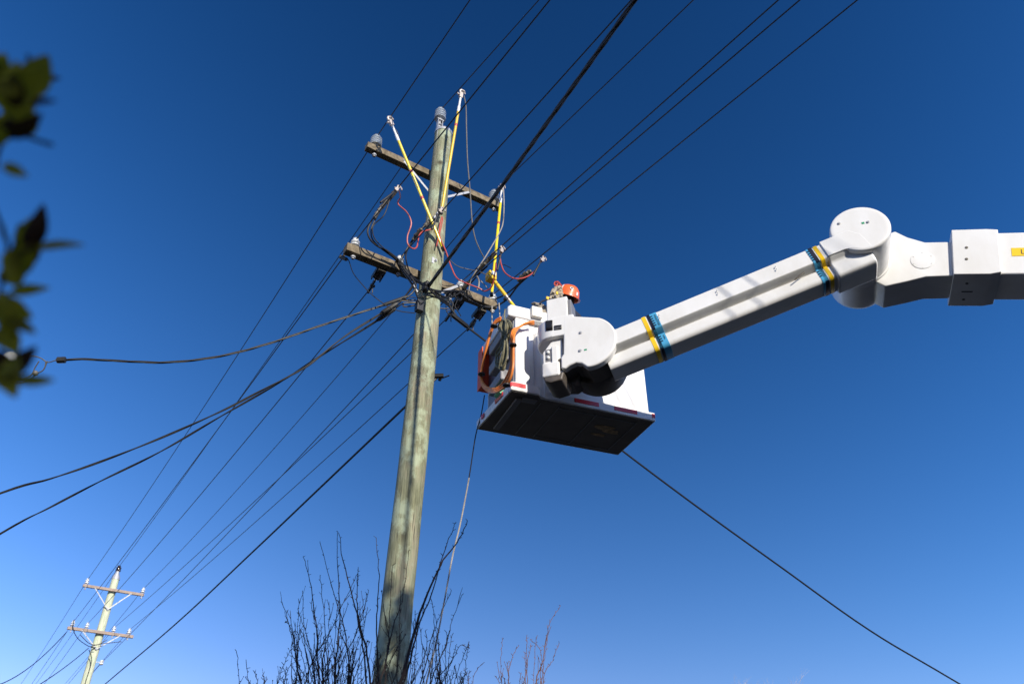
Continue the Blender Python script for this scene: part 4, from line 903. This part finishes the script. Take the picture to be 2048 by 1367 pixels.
# tan tool roll and red lead held up beside the head
hc = atd(1117, 580, (hd - CAM).dot(V((0, cos(PITCH), sin(PITCH)))) - .10)
tbm = MB()
def HC(px, py, o=0): return onpl(px, py, hc - vv * o, vv)
for i, (pts, r_) in enumerate((([(1103, 590), (1107, 580), (1116, 575), (1124, 578)], .022), ([(1104, 594), (1110, 584), (1118, 580), (1125, 584)], .022), ([(1108, 597), (1113, 589), (1121, 586), (1125, 590)], .022), ([(1113, 598), (1118, 592), (1124, 592)], .02), ([(1106, 586), (1112, 578), (1120, 573)], .018), ([(1102, 592), (1100, 598)], .014))):
    tbm.tube(smooth([HC(x, y, .02 + .012 * i) for x, y in pts], 6), r_, 10)
o = tbm.build('tool_roll', 'tan'); tag(o, 'folded tan leather bundle held up against the orange hard hat', 'tool roll')
MB().box(HC(1114, 586, .11), uv, UP, vv, (-.012, .012), (-.02, .02), (-.008, .008)).build('buckle', 'yel', o, bevel=.003)
cl = MB()
for i in range(4):
    dx = random.uniform(-2, 2); cl.tube(smooth([HC(x + dx, y + random.uniform(-1, 1), .0 + i * .01) for x, y in ((1124, 575), (1120, 568), (1114, 563), (1110, 566), (1113, 572), (1118, 567), (1116, 574))], 5), .0055, 6)
tag(cl.build('coiled_lead', 'redc'), 'small red lead coiled above the tan bundle beside the hard hat', 'earthing lead')
st = MB().tube(smooth([HC(1097, 596), HC(1090, 600), HC(1083, 603), HC(1080, 608)], 5), .012, 8)
tag(st.build('harness_strap', 'navy'), 'dark strap with yellow tip over the bucket rim behind the console', 'strap')
tp = HC(1097, 597); MB().box(tp, uv, UP, vv, (-.03, .03), (-.02, .02), (-.012, .012)).build('tip', 'yel', bpy.data.objects['harness_strap'], bevel=.004)

# ------------------------------------------------------------------ bare shrubs
def twigs(mb, P, r, rnd, dens, lmin, lmax, lvl=0, bud=True):
    L = 0
    for i in range(1, len(P)):
        a, b_ = P[i - 1], P[i]; seg = (b_ - a).length; d = (b_ - a).normalized() if seg > 1e-6 else UP; k = seg * dens; c = int(k) + (rnd.random() < k - int(k))
        for _ in range(c):
            p = a.lerp(b_, rnd.random()); ax = V((rnd.uniform(-1, 1), rnd.uniform(-1, 1), rnd.uniform(-.2, .6))); ax = (ax - d * ax.dot(d)).normalized()
            dr = (d * rnd.uniform(.8, 1.3) + ax * rnd.uniform(.4, .75) + UP * .35).normalized(); ln = rnd.uniform(lmin, lmax); f = 1 - .5 * i / len(P)
            if rnd.random() < .45: ln *= .22
            q = [p]; dd = dr
            for _k in range(3): dd = (dd + V((rnd.uniform(-.15, .15), rnd.uniform(-.15, .15), rnd.uniform(0, .22)))).normalized(); q.append(q[-1] + dd * ln / 3)
            r0 = min(r * .65, .0022 + ln * .006)
            mb.tube(q, [r0, r0 * .85, r0 * .7, r0 * .5], 5)
            if lvl > 0: twigs(mb, q, r0, rnd, dens * 1.3, lmin * .3, lmax * .4, lvl - 1, bud)
            if bud and rnd.random() < .7: mb.ball(q[-1], r0 * 1.3, 5, (1, 1, 2.2))
    return mb
def shrub(label, base, stems, m, seed, dens=5, lmin=.08, lmax=.5, r0=.016, Yj=6.5, lvl=1, extra=(), grp='bare shrubs along the bottom edge'):
    rnd = random.Random(seed); root = empty('bare_shrub', base, label, 'shrub', grp)
    for (xa, xb, ya, yb, cnt) in extra:
        for _ in range(cnt):
            x1_ = rnd.uniform(xa, xb); y1_ = rnd.uniform(ya, yb); xm = (xa + xb) / 2; x0_ = xm + (x1_ - xm) * rnd.uniform(.35, .95); k_ = rnd.uniform(-14, 14)
            stems = stems + [(Yj + rnd.uniform(-.25, .35), [(x0_, 1420), (x0_ + (x1_ - x0_) * .35 + k_, 1420 + (y1_ - 1420) * .4), (x0_ + (x1_ - x0_) * .7 + k_ * .6, 1420 + (y1_ - 1420) * .75), (x1_, y1_)], rnd.uniform(.008, .013))]
    for (Y, pts, rr0) in stems:
        P = [atY(x, y, Y + (i * .04)) for i, (x, y) in enumerate(pts)]
        B = V((base[0] + rnd.uniform(-.12, .12), base[1] + rnd.uniform(-.12, .12), -.05)); P = [P[0] + (P[0] - P[1]) * min(1.2, .9 / (P[0] - P[1]).length)] + P; Bm = B.lerp(P[0], .5)
        C = smooth([B, Bm] + P, 5); n_ = len(C); C = [c + V((rnd.uniform(-1, 1), rnd.uniform(-1, 1), 0)) * .006 * min(1, i / 6) for i, c in enumerate(C)]
        rad = [max(.0024, rr0 * .72 * (1 - .86 * (i / (n_ - 1)) ** .8)) for i in range(n_)]
        mb = MB().tube(C, rad, 6); k0 = int(n_ * .42)
        # buds and spurs along the stem
        for i in range(k0, n_):
            if rnd.random() < .8: ax = V((rnd.uniform(-1, 1), rnd.uniform(-1, 1), .5)).normalized(); mb.tube([C[i], C[i] + ax * rnd.uniform(.012, .035)], [rad[i] * .7 + .001, .0018], 4)
        k1_ = int(n_ * .74); twigs(mb, C[k0:k1_], rr0 * .6, rnd, dens, lmin, lmax, lvl); twigs(mb, C[k1_:], rr0 * .4, rnd, dens * .5, .03, .16, 0)
        mb.build('stem', m, root)
    return root
S1 = [(6.3, [(744, 1400), (735, 1310), (712, 1215), (686, 1120), (678, 1064)], .022), (6.5, [(640, 1400), (636, 1320), (631, 1240), (620, 1160), (607, 1112)], .019), (6.2, [(668, 1400), (672, 1320), (679, 1240), (676, 1150), (675, 1062)], .02),
      (6.6, [(700, 1400), (697, 1330), (690, 1260), (675, 1210), (640, 1085)], .019), (6.4, [(735, 1400), (728, 1310), (715, 1230), (714, 1180), (717, 1133)], .02), (6.45, [(610, 1400), (596, 1340), (588, 1280), (576, 1246), (568, 1244)], .014),
      (6.55, [(620, 1400), (616, 1330), (608, 1270), (606, 1180)], .015), (6.3, [(600, 1400), (625, 1320), (655, 1270), (690, 1200), (712, 1150)], .014), (6.7, [(660, 1400), (680, 1330), (710, 1270), (726, 1220), (738, 1180)], .014), (6.35, [(655, 1400), (645, 1340), (650, 1280), (645, 1200), (640, 1150)], .014)]
shrub('dense dark bare shrub left of the shaft', (-2.05, 6.4, 0), S1, 'bark', 21, 8.0, .05, .34, extra=((560, 760, 1190, 1345, 18), (585, 740, 1250, 1350, 22)))
S2 = [(6.6, [(757, 1400), (755, 1310), (754, 1230), (758, 1150), (752, 1075)], .021), (6.2, [(752, 1400), (772, 1320), (790, 1240), (806, 1190), (818, 1100)], .018), (6.3, [(765, 1400), (775, 1300), (780, 1210), (784, 1130)], .014), (6.4, [(770, 1400), (795, 1330), (800, 1250), (801, 1180)], .012)]
shrub('dark bare stems rising across the front of the shaft', (-1.45, 6.5, 0), S2, 'bark', 22, 5.5, .07, .40, extra=((745, 835, 1200, 1340, 10),))
S3 = [(6.2, [(780, 1420), (808, 1340), (830, 1260), (850, 1200), (880, 1130), (914, 1085), (936, 1040)], .034), (6.25, [(815, 1340), (842, 1240), (862, 1190), (885, 1110), (905, 1060), (911, 1044)], .018), (6.4, [(830, 1400), (850, 1330), (865, 1270), (880, 1230), (903, 1180)], .014), (6.5, [(850, 1400), (870, 1340), (892, 1290), (905, 1240), (924, 1190)], .014), (6.6, [(860, 1400), (880, 1350), (905, 1320), (920, 1290), (940, 1295)], .012), (6.3, [(845, 1420), (862, 1350), (866, 1300), (868, 1230), (862, 1195)], .012), (6.5, [(865, 1400), (885, 1360), (900, 1330), (912, 1290)], .010)]
shrub('bare shrub with a thick slanting stem right of the shaft', (-.75, 6.4, 0), S3, 'bark', 23, 4.5, .06, .32, extra=((840, 940, 1250, 1350, 18),))
S4 = [(6.5, [(478, 1400), (477, 1340), (473, 1300)], .010), (6.5, [(500, 1400), (497, 1360), (491, 1320)], .010), (6.6, [(520, 1400), (514, 1360), (510, 1342)], .009), (6.5, [(548, 1400), (562, 1345), (575, 1310), (590, 1290)], .010), (6.6, [(535, 1400), (530, 1370), (526, 1350)], .008)]
shrub('low sparse bare shrub at the bottom, farthest left of the four dark ones', (-2.75, 6.5, 0), S4, 'bark', 24, 4.5, .05, .2, extra=((480, 600, 1320, 1362, 7),))
S5 = [(7.5, [(1065, 1420), (1075, 1350), (1083, 1330), (1094, 1270), (1100, 1245), (1121, 1210)], .016), (7.6, [(1040, 1420), (1052, 1340), (1060, 1300), (1062, 1290)], .013), (7.5, [(1015, 1420), (1018, 1340), (1026, 1310), (1037, 1290)], .012), (7.55, [(1080, 1400), (1090, 1345), (1105, 1320), (1118, 1285)], .012), (7.5, [(1078, 1380), (1083, 1330), (1080, 1300), (1062, 1278)], .010), (7.6, [(990, 1420), (998, 1370), (993, 1352)], .008), (7.5, [(940, 1400), (950, 1345), (966, 1325)], .008), (7.55, [(920, 1400), (922, 1365), (916, 1350)], .008)]
shrub('reddish sunlit bare shrub at the bottom, right of the hanging rope', (.12, 7.5, 0), S5, 'redbark', 25, 4.2, .05, .20, Yj=7.5, extra=((1000, 1115, 1262, 1350, 8), (915, 965, 1335, 1362, 3)))
# distant pale tree
rt = random.Random(5); tb_ = atd(1508, 1345, 66); dt = empty('bare_tree', (tb_.x, tb_.y, 0), 'tiny hazy bare tree top at the bottom edge, right of centre', 'tree')
crn = MB()
def branch(mb, p, d, L, r, lv):
    q = [p]
    for i in range(4): d = (d + V((rt.uniform(-.14, .14), rt.uniform(-.14, .14), rt.uniform(-.02, .14)))).normalized(); q.append(q[-1] + d * L / 4)
    mb.tube(q, [r * (1 - .15 * i) for i in range(5)], 5 if lv > 1 else 4, cap=False)
    if lv > 0:
        for i in range(5 if lv > 1 else 6):
            t_ = rt.uniform(.3, 1); k = min(3, int(t_ * 4)); pp_ = q[k].lerp(q[k + 1], t_ * 4 - k); ax = V((rt.uniform(-1, 1), rt.uniform(-1, 1), rt.uniform(0, .5))).normalized()
            branch(mb, pp_, (d + ax * .75).normalized(), L * rt.uniform(.5, .68), r * .5, lv - 1)
Ht = tb_.z
MB().tube([V((tb_.x, tb_.y, -.1)), V((tb_.x + .1, tb_.y, Ht * .3)), V((tb_.x, tb_.y, Ht * .55))], [.32, .24, .16], 10).build('trunk', 'palebark', dt)
for i in range(9):
    a = i * 2.4; z = Ht * (.30 + .03 * i); branch(crn, V((tb_.x, tb_.y, z)), V((cos(a) * .42, sin(a) * .42, 1)).normalized(), Ht * .27, .06, 3)
crn.build('crown', 'palebark', dt)

# ------------------------------------------------------------------ blurred leafy branch close to the camera
def leaf(mb, P, d, n, L, wd, fold=.25, curl=.25):
    d = d.normalized(); s_ = d.cross(n).normalized(); n = s_.cross(d); vs = []
    for i in range(7):
        t_ = i / 6; ww = wd * sin(pi * min(1, t_ * .93 + .04)) ** .8 * (1.05 - .35 * t_); c = P + d * L * t_ - n * curl * L * t_ * t_
        vs += [c - s_ * ww + n * fold * ww, c, c + s_ * ww + n * fold * ww]
    mb.add(vs, [(3 * i + j, 3 * i + j + 1, 3 * i + j + 4, 3 * i + j + 3) for i in range(6) for j in range(2)])
rl = random.Random(9)
lf = empty('leafy_branch', atd(-120, 900, 1.0) * 1 - UP * 0, 'blurred leafy branch with dark leaves close to the lens at the left edge', 'branch')
D0 = .95
LV = [(45, 195, 92, 118, 27, 0), (40, 175, 18, 118, 16, 0), (38, 190, -10, 160, 22, 0), (35, 215, 20, 150, 20, 1), (30, 250, 78, 236, 24, 0), (10, 225, 70, 205, 20, 0), (20, 275, 75, 240, 15, 1), (75, 160, 120, 152, 7, 1), (60, 205, 103, 198, 7, 1), (5, 255, -20, 290, 18, 0), (5, 330, 48, 348, 11, 0), (0, 235, 50, 262, 22, 0),
      (52, 500, 92, 425, 19, 1), (62, 500, 152, 476, 11, 0), (45, 500, 45, 455, 15, 1), (20, 540, 60, 500, 24, 0), (20, 545, 58, 520, 18, 1), (15, 500, 30, 560, 16, 0), (20, 585, 82, 573, 11, 0), (5, 585, 25, 670, 20, 0), (5, 600, 20, 590, 14, 0), (15, 640, 70, 658, 13, 0), (0, 640, 40, 650, 20, 0),
      (20, 760, 60, 690, 20, 1), (25, 758, 104, 763, 11, 0), (-5, 740, 30, 780, 20, 0), (-5, 700, 25, 770, 18, 1), (10, 450, 0, 480, 6, 0), (-10, 130, 18, 165, 14, 0), (-10, 190, 40, 205, 22, 0), (-10, 280, 30, 245, 18, 1)]
LV += [(30, 200, 70, 150, 24, 0), (15, 190, 40, 135, 22, 0), (5, 215, 50, 225, 26, 0), (-20, 245, 35, 262, 26, 0), (20, 230, 62, 215, 18, 0), (-10, 150, 10, 110, 16, 0), (48, 500, 70, 440, 22, 0), (30, 520, 75, 490, 24, 1), (15, 530, 35, 570, 22, 0), (0, 610, 48, 628, 22, 0), (-10, 660, 30, 690, 24, 0), (0, 765, 45, 720, 22, 0), (-20, 150, 30, 190, 24, 0)]
lm0, lm1 = MB(), MB()
for (x0_, y0_, x1_, y1_, ww, k) in LV:
    dd = D0 + rl.uniform(-.07, .07); a = atd(x0_, y0_, dd); b_ = atd(x1_, y1_, dd + rl.uniform(-.02, .02)); L = (b_ - a).length
    nn = (CAM - a).normalized() + V((rl.uniform(-.6, .6), rl.uniform(-.6, .6), rl.uniform(-.3, .6))); leaf(lm1 if k else lm0, a, b_ - a, nn, L * 1.06, ww / FPX * dd * 1.3)
lm0.build('foliage', 'leaf', lf); lm1.build('foliage', 'leafred', lf)
sm = MB()
for pts in ([(-160, 1100), (-60, 800), (-15, 640), (10, 540), (15, 490), (2, 450), (-15, 400), (-10, 330), (15, 250), (40, 190), (60, 160)], [(-60, 800), (-10, 770), (20, 760)], [(10, 540), (40, 510), (62, 495)], [(-15, 640), (10, 600), (20, 585)], [(60, 160), (58, 125), (56, 110)], [(15, 250), (60, 275), (105, 290)]):
    sm.tube(smooth([atd(x, y, D0) for x, y in pts], 5), .0025, 6)
sm.build('stem', 'bark', lf)
base_ = atd(-160, 1100, D0); MB().tube(smooth([base_, V((base_.x - .1, base_.y, .8)), V((base_.x - .15, base_.y + .1, -.05))], 5), .012, 8).build('branch', 'bark', lf)

# ------------------------------------------------------------------ evergreen trees behind the photographer (the first shades the pole foot, the unseen others are added to shade the ground)
rk_ = random.Random(4)
for (tx, ty, th_, tr_, lab) in ((2.9, -5.9, 9.3, 4.3, 'dense evergreen tree behind the photographer, shading the pole foot'), (-6.2, -9.6, 9.4, 4.2, 'broad evergreen tree added behind the photographer on the left side to shade the ground'), (16.5, -9.0, 9.2, 4.4, 'low broad evergreen tree added behind the lift truck to shade the ground'), (9.8, -8.5, 7.6, 3.8, 'shorter evergreen tree added to shade the ground between the pole-shading tree and the one behind the lift truck')):
    tc_ = V((tx, ty, 0)); et = empty('evergreen_shade_caster', tc_, lab, 'tree', 'evergreen trees behind the photographer, all but the first added for shade')
    MB().tube([tc_ - UP * .1, tc_ + UP * 3, tc_ + UP * 6], [.3, .22, .12], 12).build('trunk', 'trunk', et)
    cr = MB()
    for i in range(9000):
        a = rk_.uniform(0, 2 * pi); z = 1.2 + (th_ - 1.2) * rk_.random() ** .8; rad = tr_ * (1 - max(0, (z - th_ + 1.3) / 1.5) ** 2) ** .5 * sqrt(rk_.random()); rad *= .9 + .12 * sin(a * 5 + z)
        p = tc_ + V((cos(a) * rad, sin(a) * rad, z)); d = V((rk_.uniform(-1, 1), rk_.uniform(-1, 1), rk_.uniform(-.6, .3))).normalized(); n_ = V((rk_.uniform(-1, 1), rk_.uniform(-1, 1), 1)).normalized()
        leaf(cr, p, d, n_, rk_.uniform(.2, .42), rk_.uniform(.07, .13))
    cr.build('crown', 'treeleaf', et, recalc=False)
